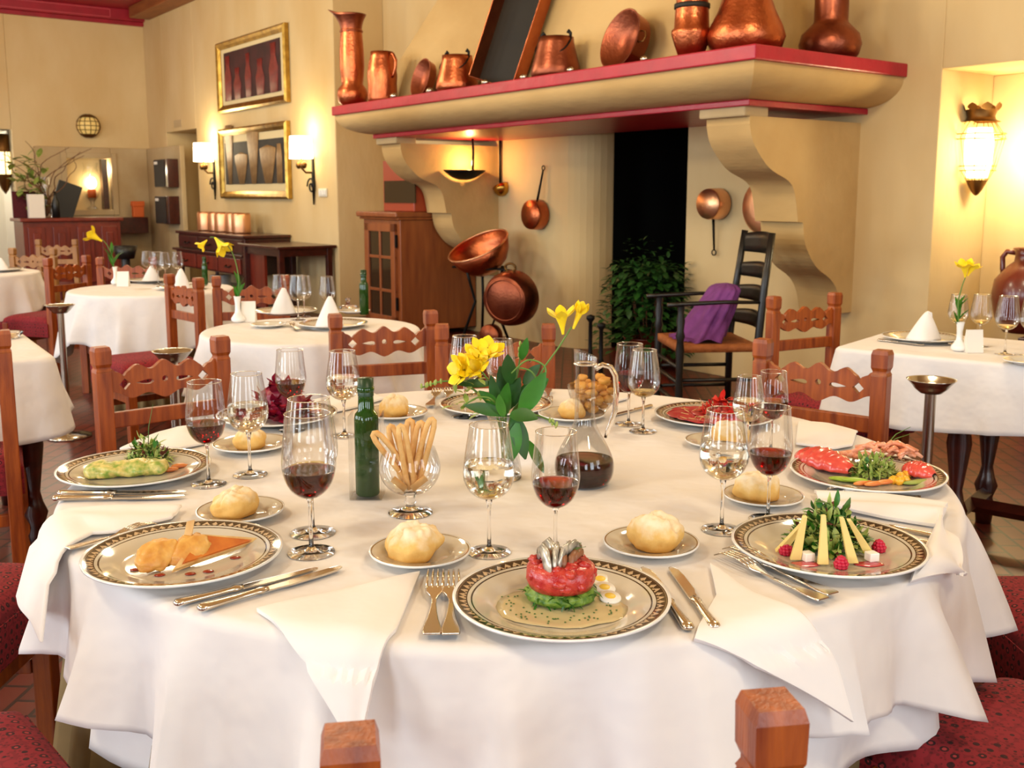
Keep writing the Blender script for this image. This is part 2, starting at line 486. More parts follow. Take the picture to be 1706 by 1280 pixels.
# picture wall with its doorway
a = on_front(277, 220, YP).x; b = on_front(327, 214, YP); D0, D1, DZ = a, b.x, b.z
wl = MB(); wl.box(D1, -6.34, YP, 1.7, 0, CEIL); wl.box(XF, D0, YP, 1.7, 0, CEIL); wl.box(D0, D1, YP, 1.7, DZ, CEIL); wl.box(D0, D1, YP + .55, 1.7, 0, DZ)
struct('wall_pictures', wl, M['plaster'], .01)
# far wall with an arch at its left end and a shallow raised lower part
p = on_side(19, 216, XF); ARY, ARZ = p.y, p.z
fw = MB(); fw.box(XF - .3, XF, ARY, 1.7, 0, CEIL); fw.box(XF - .3, XF, ARY - 1.6, ARY, ARZ, CEIL); fw.box(XF - .3, XF, -9, ARY - 1.6, 0, CEIL)
struct('wall_far', fw, M['plaster'], .01)
ar = MB(); ar.box(XF - .9, XF - .02, ARY, ARY + .02, 0, ARZ); ar.box(XF - .92, XF - .9, ARY - 1.6, ARY + .02, 0, ARZ); ar.box(XF - .9, XF - .02, ARY - 1.6, ARY + .02, ARZ, ARZ + .02)
struct('wall_passage', ar, M['plaster_white'])
q = on_side(58, 243, XF + .12); dx = on_front(299, 240, YP - .07).x
nl_, nr_ = on_side(110, 262, XF + .12).y, on_side(184, 262, XF + .12).y
nz1, nz0 = on_side(150, 264, XF + .12).z, on_side(150, 350, XF + .12).z
dd = MB(); dz = q.z
dd.box(XF, XF + .12, q.y, nl_, 0, dz); dd.box(XF, XF + .12, nr_, YP - .07, 0, dz)
dd.box(XF, XF + .12, nl_, nr_, nz1, dz); dd.box(XF, XF + .12, nl_, nr_, 0, nz0)
dd.box(XF, dx, YP - .07, YP, 0, dz)
struct('wall_lower', dd, M['plaster_grey'], .012)
wr = MB(); wr.box(7.5, 7.7, -9, YB + .75, 0, .8); wr.box(7.5, 7.7, -9, YB + .75, 3.1, CEIL)
for y0, y1 in ((-9, -7.2), (-5.9, -4.6), (-3.3, -2.0), (-.7, YB + .75)): wr.box(7.5, 7.7, y0, y1, .8, 3.1)
struct('wall_right', wr, M['plaster'])
wf = MB(); wf.box(-13, 7.7, -9.2, -9, 0, .8); wf.box(-13, 7.7, -9.2, -9, 3.1, CEIL)
WX = (-8.0, -5.0, -2.0, 1.0, 4.0)
xs = [-13] + [x + s for x in WX for s in (-.65, .65)] + [7.7]
for x0, x1 in zip(xs[0::2], xs[1::2]): wf.box(x0, x1, -9.2, -9, .8, 3.1)
struct('wall_front', wf, M['plaster'])
n = 0
for x in WX:
    n += 1; w = MB()
    for u in (-.62, 0, .62): w.box(x + u - .03, x + u + .03, -9.12, -9.06, .8, 3.1)
    for z in (.83, 1.9, 3.07): w.box(x - .65, x + .65, -9.12, -9.06, z - .03, z + .03)
    struct('window_%d' % n, w, M['wood_dark'])
for y in (-6.55, -3.95, -1.35):
    n += 1; w = MB()
    for u in (-.62, 0, .62): w.box(7.56, 7.62, y + u - .03, y + u + .03, .8, 3.1)
    for z in (.83, 1.9, 3.07): w.box(7.56, 7.62, y - .65, y + .65, z - .03, z + .03)
    struct('window_%d' % n, w, M['wood_dark'])
bm_ = MB(); bm_.box(XF + .35, -6.3, YP - .3, YP, CEIL - .16, CEIL); struct('trim_1', bm_, M['wood_beam'], .01)
co = MB(); co.box(XF, XF + .12, -9, YP, CEIL - .16, CEIL); co.box(XF, XF + .06, -9, YP, CEIL - .22, CEIL - .16); struct('trim_2', co, M['red_ceiling'], .008)
cl_ = MB(); cl_.box(XF + .12, XF + .124, -9, YP - .5, CEIL - .03, CEIL - .02); cl_.box(XF + .12, XF + .124, -9, YP - .5, CEIL - .14, CEIL - .13); cl_.box(XF + .12, XF + .124, YP - .51, YP - .5, CEIL - .14, CEIL - .02); struct('trim_4', cl_, M['crimson_line'])

# ================================================================== FIREPLACE
MZ1, MZ0, SZ1, SZ0 = 2.122, 2.042, 1.872, 1.836
fp = thing('fireplace', 'big plastered chimney hood with crimson mantel shelf on curved corbels', 'fireplace', ROOM @ Matrix.Identity(4))
fp['kind'] = 'thing'
ML_ = -4.85
sh = MB(); sh.box(ML_, 0, 0, YB, MZ0, MZ1); sh.build('mantel_shelf', M['red_paint'], fp, bevel=.008)
mo = MB()
prof = [(.025, MZ0)] + [(.025 + .285 * (1 - math.cos(a)) ** 1.0, MZ0 - .01 - (MZ0 - .01 - SZ1) * math.sin(a)) for a in [PI / 2 * i / 14 for i in range(15)]]
def ring(o, z): return [(ML_ + o, YB, z), (ML_ + o, o, z), (-o, o, z), (-o, YB, z)]
R_ = [ring(o, z) for o, z in prof]
for k in range(3):
    mo.add([q for Rr in R_ for q in (Rr[k], Rr[k + 1])], [(2*i + 2, 2*i + 3, 2*i + 1, 2*i) for i in range(len(R_) - 1)], 0, True)
mo.build('mantel_moulding', M['plaster_hood'], fp)
st = MB(); st.box(ML_ + .26, -.26, .27, YB, SZ0, SZ1); st.build('lower_band', M['red_paint'], fp, bevel=.006)
# chimney breast, tapering on its left flank
cb = MB()
b0 = [(-4.78, .34), (-.62, .34), (-.62, YB), (-4.78, YB)]; b1 = [(-2.9, .85), (-.62, .85), (-.62, YB), (-2.9, YB)]
cb.add([(x, y, MZ1) for x, y in b0] + [(x, y, CEIL) for x, y in b1], [(3, 2, 1, 0), (4, 5, 6, 7), (0, 1, 5, 4), (1, 2, 6, 5), (2, 3, 7, 6), (3, 0, 4, 7)])
cb.build('chimney_breast', M['plaster_hood'], fp, bevel=.02)
def crspline(P, n=5):
    out = []
    for i in range(len(P) - 1):
        p0, p1, p2, p3 = P[max(i - 1, 0)], P[i], P[i + 1], P[min(i + 2, len(P) - 1)]
        for k in range(n):
            t = k / n
            out.append(tuple(.5 * (2 * p1[j] + (p2[j] - p0[j]) * t + (2 * p0[j] - 5 * p1[j] + 4 * p2[j] - p3[j]) * t * t + (3 * p1[j] - p0[j] - 3 * p2[j] + p3[j]) * t ** 3) for j in (0, 1)))
    return out + [P[-1]]
edge = [(1249, 206), (1253, 230), (1263, 253), (1283, 281), (1313, 301), (1323, 318), (1327, 345), (1329, 370), (1338, 371), (1342, 408), (1359, 444), (1384, 466), (1396, 489), (1401, 522)]
cor = []
for u, v in edge:
    p = on_side(u, v, -.31); cor.append((min(p.y, YB - .03), p.z))
cor = [(cor[0][0], SZ0 - .05)] + crspline(cor[:8]) + crspline(cor[8:])
outline = [(YB, SZ0 - .05)] + cor + [(YB, cor[-1][1])]
for x0, x1 in ((-.64, -.31), (-4.55, -4.22)):
    c = MB(); c.prism(outline, x0, x1, 'yz'); co_ = c.build('corbel', M['plaster_hood'], fp, bevel=.01)
    c = MB(); c.box(x0 - .02, x1 + .004, cor[0][0] - .05, cor[0][0] + .16, SZ0 - .055, SZ0 + .005); c.build('corbel_cap', M['plaster_grey'], co_, bevel=.012)
# ------------------------------------------------------------------ copper on the mantel shelf
def shelf_x(u, v, y): return on_front(u, v, y).x
def shelf_M(u, y, rz=0):
    return RM(shelf_x(u, 130, y), y, MZ1, rz)
def mpx(u, y):
    """metres per picture pixel at that spot of the shelf"""
    p = room(shelf_x(u, 100, y), y, MZ1); return (p.y * CP - (p.z - CAMZ) * SP) / FOC
def rim_pts(r, z, n=28, y=0): return [(r * math.cos(2 * PI * k / n), r * math.sin(2 * PI * k / n) + y, z) for k in range(n + 1)]
# tall pitcher with flaring spout
y = .16; s = mpx(588, y)
t = thing('copper_pitcher', 'tall slender copper pitcher with a flared spout at the far end of the mantel', 'pitcher', shelf_M(587, y, .5))
b = MB(); b.lathe([(0, 0), (16*s, 0), (23*s, 7*s), (26*s, 18*s), (24*s, 28*s), (17.5*s, 36*s), (19*s, 48*s), (20.5*s, 64*s), (20*s, 90*s), (18*s, 118*s), (18*s, 124*s)], 32)
b.build('body', M['copper'], t)
b = MB()
def sp(u, v):
    a = 2 * PI * u; k = max(0, math.cos(a)) ** 3
    r = (17 + 8 * v * v) * s + k * v * v * 16 * s
    return (-r * math.cos(a), r * math.sin(a), (122 + v * 26 + k * v * 10) * s)
b.grid(sp, 32, 8, wrap=True); b.build('spout', M['copper_dull'], t, solid=.004)
b = MB(); b.lathe([(18.5*s, 119*s), (19.5*s, 121*s), (18.5*s, 123*s)], 32); b.build('neck_band', M['copper_dull'], t)
# stout jug with a loop handle
y = .17; s = mpx(640, y)
t = thing('copper_jug', 'stout hammered copper jug with loop handle beside the tall pitcher', 'jug', shelf_M(637, y, .2))
b = MB(); b.lathe([(0, 0), (24*s, 0), (25*s, 6*s), (24*s, 30*s), (25*s, 44*s), (23*s, 60*s), (19*s, 75*s), (19*s, 82*s), (17*s, 82*s), (17*s, 70*s), (0, 65*s)], 32)
b.build('body', M['copper'], t)
b = MB(); b.tube([(19*s, 0, 78*s), (28*s, 0, 76*s), (34*s, 0, 66*s), (33*s, 0, 54*s), (29*s, 0, 44*s), (24*s, 0, 40*s)], 2.6*s, 8); b.build('handle', M['copper'], t)
# shallow round pan leaning against the chimney
def leaning_pan(name, label, u, y, r, d, tilt, turn, mat, handle=False, up=0.0):
    s = mpx(u, y); r *= s; d *= s
    m4 = RM(shelf_x(u, 130, y), y, MZ1 + r * math.cos(tilt) + up, turn) @ Matrix.Rotation(PI / 2 - tilt, 4, 'X')
    t = thing(name, label, 'pan', m4)
    b = MB(); b.lathe([(r * 1.02, 0), (r, 0), (r * .9, -d), (0, -d * 1.05), (0, -d), (r * .88, -d * .95), (r * .97, 0)][0:4], 40)
    b.build('body', mat, t)
    b = MB(); b.lathe([(r * 1.02, 0.0), (r * .96, 0.001), (r * .87, -d * .9), (0, -d * .95)], 40); b.build('inner_lining', M['copper_dull'] if mat is M['copper'] else mat, t)
    if handle:
        b = MB()
        for sg in (1,):
            b.tube([(r * .96, .18 * r, -.2 * d), (r * 1.12, .16 * r, -.3 * d), (r * 1.16, 0, -.35 * d), (r * 1.12, -.16 * r, -.3 * d), (r * .96, -.18 * r, -.2 * d)], .025 * r, 8)
        b.build('loop_handle', M['bronze'], t)
    return t
leaning_pan('copper_pan', 'small shallow copper pan leaning on the chimney behind the loop-handled jug', 700, .2, 33, 14, .25, -.1, M['copper'])
leaning_pan('copper_pan', 'wide copper pan with ring handle leaning between kettle and banded vase', 1031, .2, 51, 28, .28, -.12, M['copper'], True)
# kettles with iron ears
def kettle(u, y, w, h, label, mat, bail):
    s = mpx(u, y); w *= s; h *= s
    t = thing('copper_kettle', label, 'kettle', shelf_M(u, y, .3))
    b = MB(); b.lathe([(0, 0), (w * .46, 0), (w * .5, h * .1), (w * .48, h * .28), (w * .43, h * .5), (w * .36, h * .85), (w * .35, h), (w * .32, h), (w * .33, h * .8), (0, h * .7)], 36); b.build('body', mat, t)
    for sg in (-1, 1):
        b = MB(); b.tube([(sg * w * .33, 0, h * .92), (sg * w * .34, 0, h * 1.08), (sg * w * .30, 0, h * 1.14), (sg * w * .27, 0, h * 1.08)], .03 * w, 6); b.build('ear', M['iron'], t)
    b = MB(); b.tube([(sg * w * (.36 + .12 * math.sin(a)), -w * .42 * math.cos(a) * .0 - w * .36 * math.sin(a), h * (.95 - .45 * math.sin(a))) for sg, a in [(math.cos(k * PI / 14), k * PI / 14) for k in range(15)]], .016 * w, 6); b.build('bail_handle', M['iron'], t)
kettle(762, .16, 72, 58, 'small hammered copper kettle with iron ears beside the black-lined tray', M['copper'], True)
kettle(926, .2, 84, 66, 'dark aged copper kettle leaning beside the upright tray', M['copper_dull'], True)
# long rectangular tray stood on end
y = .24; s = mpx(838, y)
m4 = RM(shelf_x(832, 130, y), y, MZ1 + .012, .32) @ Matrix.Rotation(.30, 4, 'Y') @ Matrix.Rotation(-.14, 4, 'X')
t = thing('copper_tray', 'long rectangular copper tray with dark lining stood on end', 'tray', m4)
w, h, d = 44 * s, 195 * s, 30 * s
b = MB(); b.box(-w, w, 0, .006, 0, h); b.build('lining', M['tin'], t)
b = MB(); b.box(-w - .006, -w, -d, .006, 0, h); b.box(w, w + .006, -d, .006, 0, h); b.box(-w, w, -d, .006, -.006, 0); b.box(-w, w, -d, .006, h, h + .006); b.build('sides', M['copper'], t, bevel=.003)
# banded vase, broad flask, dark bottle-shaped vase
y = .16; s = mpx(1150, y)
t = thing('copper_vase', 'copper vase with raised bands standing beside the broad flask', 'vase', shelf_M(1150, y))
b = MB(); b.lathe([(0, 0), (20*s, 0), (28*s, 22*s), (33*s, 38*s), (33*s, 44*s), (29*s, 48*s), (28*s, 70*s), (27*s, 84*s), (24*s, 110*s), (28*s, 135*s), (26*s, 135*s), (22*s, 110*s), (0, 100*s)], 36); b.build('body', M['copper'], t)
b = MB(); b.lathe([(27.5*s, 78*s), (29.5*s, 79*s), (29.5*s, 86*s), (27*s, 87*s)], 36); b.build('band', M['tin'], t)
y = .34; s = mpx(1245, y)
t = thing('copper_flask', 'broad-bellied copper flask at the corner of the mantel', 'flask', RM(-.36, y, MZ1))
b = MB(); b.lathe([(0, 0), (48*s, 0), (60*s, 14*s), (65*s, 30*s), (60*s, 46*s), (48*s, 70*s), (40*s, 92*s), (32*s, 120*s), (30*s, 140*s), (28*s, 140*s), (0, 130*s)], 44); b.build('body', M['copper_bright' if False else 'copper'], t)
yy = on_side(1430, 100, -.24); s = .0036 * 1.02
t = thing('copper_bottle', 'dark copper bottle-shaped vase at the wall end of the mantel', 'vase', RM(-.26, .98, MZ1))
b = MB(); b.lathe([(0, 0), (36*s, 0), (46*s, 12*s), (50*s, 28*s), (46*s, 44*s), (34*s, 56*s), (28*s, 62*s), (27*s, 66*s), (27*s, 100*s), (30*s, 120*s), (28*s, 120*s), (0, 110*s)], 40); b.build('body', M['copper_dull'], t)
b = MB(); b.tube([(26*s, 0, 98*s), (45*s, 20*s, 108*s), (60*s, 44*s, 120*s)], .006, 6); b.build('wire', M['iron'], t)
# small shiny supports in front of the leaning pieces
for u, y in ((655, .05), (715, .05), (808, .05), (872, .06), (950, .05), (1072, .05)):
    o = MB(); s = mpx(u, y); o.blob((0, 0, 4*s), (8*s, 5*s, 5*s), 10); tag(o.build('glass_spotlight', M['steel'], None, shelf_M(u, y), 0), 'tiny round silver spotlight on the front lip of the crimson mantel', 'lamp', 'small spotlights along the mantel')

# ------------------------------------------------------------------ things hung in the fireplace
# half-bowl uplight on the left corbel
p = on_side(770, 284, -4.22); s = p
t = thing('uplight_sconce', 'black iron half-cone uplight glowing on the corbel above the cabinet', 'wall lamp', RM(-4.20, p.y, p.z))
b = MB()
def hb_(u, v):
    a = -PI / 2 + PI * u; r = .02 + .20 * v
    return (r * math.cos(a) * .75, r * math.sin(a), -.085 * (1 - v * v))
b.grid(hb_, 18, 6); b.build('bowl', M['iron'], t, solid=.006)
b = MB(); b.tube([(.15, 0, -.01), (.16, 0, .18), (.14, 0, .36)], .011, 8); b.build('upright_bar', M['iron'], t)
b = MB(); b.blob((.07, 0, -.035), (.026, .026, .026), 8); b.build('bulb', emit('warm_bulb', '#ffd27a', 18), t)
pw = room(-4.08, p.y, p.z + .06); point('sconce_light', pw, 11, (1, .6, .22), .03)
# ladle
p = on_side(829, 314, -4.2)
t = thing('ladle', 'brass ladle hanging on an iron handle beside the glowing uplight', 'ladle', RM(-4.13, p.y, p.z))
b = MB(); b.lathe([(0, -.075), (.05, -.06), (.08, -.02), (.085, .02), (.08, .02), (.05, -.05), (0, -.065)], 24); b.build('bowl', M['brass'], t, Matrix.Rotation(-.5, 4, 'Y'))
b = MB(); b.tube([(-.03, 0, .05), (-.03, 0, .3), (-.03, 0, .52)], [.012, .010, .016], 8); b.build('handle', M['iron'], t)
# saucepans on the wall
def wall_pan(label, u, v, r, d, mat, handle_ang, hl, yoff=0.0, turn=0):
    p = on_front(u, v, YB - d)
    t = thing('saucepan', label, 'saucepan', RM(p.x, YB - .012, p.z, turn))
    b = MB(); b.M = Matrix.Rotation(PI / 2, 4, 'X'); b.lathe([(r * .96, 0), (r, .01), (r * .97, d - .02), (r * .93, d), (0, d)], 40); b.build('body', mat, t)
    a = handle_ang
    b = MB(); b.tube([(r * .95 * math.cos(a), -d * .4, r * .95 * math.sin(a)), ((r + hl) * math.cos(a), -d * .15, (r + hl) * math.sin(a))], [.014, .010], 8, flat=.5)
    b.tube([((r + hl + .02 + .02 * math.cos(k)) * math.cos(a) - .02 * math.sin(k) * math.sin(a), -d * .15, (r + hl + .02 + .02 * math.cos(k)) * math.sin(a) + .02 * math.sin(k) * math.cos(a)) for k in [i * PI / 5 for i in range(11)]], .005, 6)
    b.build('handle', M['iron'], t)
    return t
wall_pan('copper saucepan hung handle-up on the pale wall beside the ladle', 884, 358, .135, .12, M['copper'], PI / 2 - .16, .26)
wall_pan('bright copper saucepan hung handle-down beside the dark hearth opening', 1180, 340, .115, .13, M['copper_bright'], -PI / 2 - .06, .22)  # lit look of this pan is put into its brighter copper colour
p = on_front(1268, 345, YB - .05)
t = thing('copper_disc', 'large round copper lid hung on the wall behind the corbel', 'lid', RM(p.x, YB - .012, p.z))
b = MB(); b.M = Matrix.Rotation(PI / 2, 4, 'X'); b.lathe([(.19, 0), (.195, .008), (.18, .02), (.10, .03), (0, .034)], 48); b.build('face', M['copper_bright'], t)
# iron stand with a tilted bowl and a hanging pan
p = on_front(806, 446, .95); bx, by, bz = p.x, .95, p.z
t = thing('iron_stand', 'black wrought-iron tripod holding a tilted copper bowl', 'stand', RM(bx, by, 0))
b = MB(); b.tube(rim_pts(.2, bz), .010, 8); b.tube([(-.36, -.1, bz - .01), (-.2, 0, bz), (.2, 0, bz), (.34, .12, bz - .02), (.37, .16, bz - .05)], .011, 8); b.build('ring', M['iron'], t)
for a in (2.6, .4, -1.5):
    b = MB(); b.tube([(.2 * math.cos(a), .2 * math.sin(a), bz), (.16 * math.cos(a), .16 * math.sin(a), bz - .12), (.10 * math.cos(a), .1 * math.sin(a), bz - .3), (.28 * math.cos(a), .28 * math.sin(a), .01)], .013, 8); b.build('leg', M['iron'], t)
t = thing('copper_bowl', 'wide copper bowl tilted on the iron tripod beside the wooden cabinet', 'bowl', RM(bx, by, bz + .085, .45) @ Matrix.Rotation(.46, 4, 'X') @ Matrix.Rotation(-.20, 4, 'Y'))
b = MB(); b.lathe([(0, -.13), (.12, -.12), (.2, -.06), (.25, .02), (.285, .13)], 48); b.build('body', M['copper'], t, solid=.004)
b = MB(); b.tube(rim_pts(.285, .13, 40), .008, 8); b.build('rolled_rim', M['copper_bright'], t)
p = on_front(842, 500, .72)
t = thing('copper_pot', 'round dull copper pot hung by its ring from the iron tripod', 'pot', RM(p.x, .72, p.z, .42) @ Matrix.Rotation(PI / 2 + .06, 4, 'X'))
b = MB(); b.lathe([(.235, -.16), (.235, -.10), (.225, -.03), (.20, .02), (.195, .025), (0, .03)], 48); b.lathe([(.165, .026), (.17, .034), (.175, .030), (.185, .024)], 48); b.build('body', M['copper_dull'], t)
b = MB(); b.tube([(.05 * math.cos(k), .26 + .035 * math.sin(k), -.10) for k in [i * PI / 8 for i in range(17)]], .010, 8); b.build('ring_handle', M['bronze'], t)
p = on_front(815, 560, .7)
t = thing('copper_scoop', 'small copper scoop low on the tripod behind the dining chair', 'scoop', RM(p.x, .7, p.z, .4) @ Matrix.Rotation(PI / 2, 4, 'X'))
b = MB(); b.lathe([(.10, -.06), (.10, 0), (.09, .015), (0, .02)], 32); b.build('body', M['copper_dull'], t)
b = MB(); b.tube([(.02, .09, -.02), (.08, .25, -.03)], .009, 8); b.build('handle', M['iron'], t)
M['leaf_deep'] = pbr('deep_green_leaf', '#234a18', .5)
# green plant and andirons in the dark opening
p = on_front(1078, 560, 1.2); pc = room(p.x, 1.2, 0)
t = thing('potted_plant', 'bushy dark green plant filling the black hearth opening', 'plant', Matrix.Translation((pc.x, pc.y, 0)))
b = MB(); rnd = random.Random(3)
for k in range(1300):
    a = rnd.uniform(0, 2 * PI); zz = rnd.random() ** .8
    rr = (.42 - .16 * zz) * math.sqrt(rnd.random()) + .02
    z = .12 + .70 * zz
    b.leaf((rr * math.cos(a), rr * math.sin(a), z), (math.cos(a) + rnd.uniform(-.6, .6), math.sin(a) + rnd.uniform(-.6, .6), rnd.uniform(-.4, .6)), rnd.uniform(.05, .085), rnd.uniform(.035, .055), 0 if rnd.random() < .75 else 1, .3, seg=3)
for k in range(26):
    a = rnd.uniform(0, 2 * PI); q0 = Vector((.1 * math.cos(a), .1 * math.sin(a), .7))
    d = Vector((math.cos(a) * .3, math.sin(a) * .3, 1)).normalized(); L = rnd.uniform(.1, .32)
    for i in range(5): b.leaf(q0 + d * L * i / 4, (rnd.uniform(-1, 1), rnd.uniform(-1, 1), .3), .05, .03, 0, .3, seg=3)
b.build('foliage', [M['leaf_deep'], M['leaf_dark']], t)
b = MB()
for k in range(7):
    a = k * .9; b.tube([(.03 * math.cos(a), .03 * math.sin(a), .2), (.10 * math.cos(a), .10 * math.sin(a), .40), (.12 * math.cos(a), .12 * math.sin(a), .55)], .006, 6)
b.build('stems', M['twig'], t)
b = MB(); b.lathe([(0, 0), (.14, 0), (.18, .24), (.19, .25), (.17, .25), (.16, .2), (0, .2)], 28); b.build('pot', M['terracotta'], t)
for u, v, Y, lab in ((984, 524, 6.7, 'black iron andiron with ball top in front of the green plant'), (1002, 537, 6.5, 'shorter-looking black iron andiron close to the plant leaves'), (964, 588, 6.4, 'low black iron fire tool stand beside the decanter neck')):
    q = depth(u, v, Y); b = MB()
    b.lathe([(0, 0), (.05, 0), (.05, .02), (.016, .05), (.014, q.z * .5), (.02, q.z * .52), (.014, q.z * .55), (.013, q.z - .05), (.028, q.z - .03), (.028, q.z - .01), (0, q.z)], 16)
    tag(b.build('andiron', M['iron'], None, Matrix.Translation((q.x, q.y, 0))), lab, 'andiron')
# alcove: lantern, dark sideboard, clay jug
p = on_side(1650, 255, AL0 + .12); LS = .68
t = thing('wall_lantern', 'pierced brass wall lantern with crown top glowing in the alcove', 'wall lamp', RM(AL0 + .005, p.y - .05, p.z) @ Matrix.Scale(LS, 4))
b = MB(); b.M = Matrix.Translation((.10, 0, 0))
b.lathe([(.085, -.22), (.115, -.10), (.12, .10), (.10, .22)], 24); b.build('glass_shade', emit('lantern_glow', '#ffe9b0', 6.0), t)
for z, r in ((-.155, .15), (-.115, .152), (.12, .215), (.165, .215)):
    b = MB(); b.M = Matrix.Translation((.10, 0, 0)); b.tube(rim_pts(r, z), .006, 6); b.build('ring', M['brass'], t)
b = MB(); b.M = Matrix.Translation((.10, 0, 0))
for k in range(10):
    a = 2 * PI * k / 10; b.tube([(.075 * math.cos(a), .075 * math.sin(a), -.27), (.148 * math.cos(a), .148 * math.sin(a), -.13), (.212 * math.cos(a), .212 * math.sin(a), .14), (.11 * math.cos(a), .11 * math.sin(a), .29)], .0035, 6)
b.build('cage', M['brass'], t)
b = MB(); b.M = Matrix.Translation((.10, 0, 0)); b.lathe([(.17, .27), (.125, .29), (.115, .32), (.135, .38)], 24)
for k in range(8):
    a = 2 * PI * k / 8; b.leaf((.135 * math.cos(a), .135 * math.sin(a), .37), (math.cos(a) * .4, math.sin(a) * .4, 1), .07, .095, 0, 0, up=(math.cos(a), math.sin(a), 0), seg=4)
b.build('crown', M['bronze'], t)
b = MB(); b.M = Matrix.Translation((.10, 0, 0)); b.lathe([(.085, -.24), (.08, -.27), (.05, -.33), (.02, -.37), (0, -.38)], 24); b.build('finial', M['bronze'], t)
point('lantern_light', room(AL0 + .30, p.y - .06, p.z), 27, (1, .82, .46), .09)
sb = MB(); sb.box(AL0 + .55, 2.7, YB + .12, YB + ALD - .01, .06, .49); q = thing('sideboard', 'dark wood sideboard standing in the alcove behind the laid table', 'sideboard', RM())
sb.build('body', M['wood_dark'], q, bevel=.006); sb = MB(); sb.box(AL0 + .52, 2.72, YB + .09, YB + ALD - .01, .49, .525); sb.build('worktop', M['wood_dark'], q, bevel=.006)
for k in range(4):
    x0 = AL0 + .58 + k * .49; sb = MB(); sb.box(x0, x0 + .45, YB + .105, YB + .122, .12, .45); dd_ = sb.build('door', M['wood_dark'], q, bevel=.005)
    sb = MB(); sb.blob((x0 + .40, YB + .095, .30), .014, 8); sb.build('knob', M['brass'], dd_)
p = on_front(1700, 548, YB + .3)
t = thing('clay_jug', 'round brown glazed jug with handles on the alcove sideboard', 'jug', RM(p.x, YB + .33, .526))
b = MB(); b.lathe([(0, 0), (.11, 0), (.16, .08), (.19, .20), (.175, .31), (.11, .39), (.075, .42), (.07, .46), (.085, .50), (.075, .50), (.06, .44), (0, .42)], 40); b.build('body', M['terracotta'], t)
for sg in (-1, 1):
    b = MB(); b.tube([(sg * .075, 0, .47), (sg * .13, 0, .475), (sg * .155, 0, .44), (sg * .15, 0, .37), (sg * .145, 0, .34)], .016, 8); b.build('handle', M['terracotta'], t)
# ================================================================== FURNITURE ALONG THE WALLS
# glazed cabinet with a microwave on top
yf = .52
a, b = on_front(600, 352, yf), on_front(665, 352, yf)
cx0, cx1, cz = a.x, b.x, a.z
t = thing('cabinet', 'tall warm wood cabinet with glazed door beside the chimney hood', 'cabinet', RM())
b = MB(); b.box(cx0 + .03, cx1 - .02, yf + .02, YB - .01, .05, cz - .05); b.build('body', M['wood_cab'], t, bevel=.006)
b = MB(); b.box(cx0 - .02, -4.562, yf - .04, YB - .01, cz - .05, cz); b.box(cx0, -4.566, yf - .015, YB - .01, cz - .075, cz - .05); b.build('cornice', M['wood_cab'], t, bevel=.012)
dx0, dx1, dz0, dz1 = cx0 + .10, cx1 - .08, .12, cz - .11
b = MB()
fw_ = .075
b.box(dx0, dx0 + fw_, yf - .012, yf + .02, dz0, dz1); b.box(dx1 - fw_, dx1, yf - .012, yf + .02, dz0, dz1)
b.box(dx0, dx1, yf - .012, yf + .02, dz1 - fw_, dz1); b.box(dx0, dx1, yf - .012, yf + .02, dz0, dz0 + fw_)
mx_ = (dx0 + dx1) / 2; b.box(mx_ - .015, mx_ + .015, yf - .008, yf + .015, dz0, dz1)
for k in range(1, 3):
    z = dz0 + (dz1 - dz0) * k / 3; b.box(dx0, dx1, yf - .008, yf + .015, z - .014, z + .014)
d_ = b.build('door', M['wood_cab'], t, bevel=.003)
b = MB(); b.box(dx0 + .02, dx1 - .02, yf + .004, yf + .010, dz0 + .02, dz1 - .02); b.build('glazing', M['dark_glass'], d_)
b = MB()
for z in (dz1 - .16, dz0 + .2): b.box(dx1 + .002, dx1 + .018, yf - .008, yf + .012, z - .06, z + .06)
b.build('hinge', M['iron'], d_)
p0, p1, p2 = on_front(639, 347, yf + .16), on_front(697, 345, yf + .16), on_front(640, 268, yf + .16)
t = thing('microwave_oven', 'rust-red microwave oven standing on top of the glazed cabinet', 'microwave', RM())
ym = yf + .16; mz0, mz1 = cz + .002, p2.z
b = MB(); b.box(p0.x, min(p1.x, -4.565), ym, ym + .42, mz0, mz1); b.build('case', M['microwave'], t, bevel=.008)
w = p1.x - p0.x; h = mz1 - mz0
b = MB(); b.box(p0.x + .06 * w, p1.x - .06 * w, ym - .012, ym, mz0 + .17 * h, mz0 + .76 * h); dd_ = b.build('door', M['dark_glass'], t)
b = MB(); b.box(p0.x + .06 * w, p1.x - .06 * w, ym - .016, ym - .01, mz0 + .6 * h, mz0 + .76 * h); b.build('door_strip', M['microwave'], dd_)
b = MB(); b.M = Matrix.Translation((p1.x - .16 * w, ym - .008, mz0 + .87 * h)) @ Matrix.Rotation(PI / 2, 4, 'X'); b.lathe([(0, .02), (.02, .02), (.022, 0)], 16); b.build('dial', M['silver'], t)
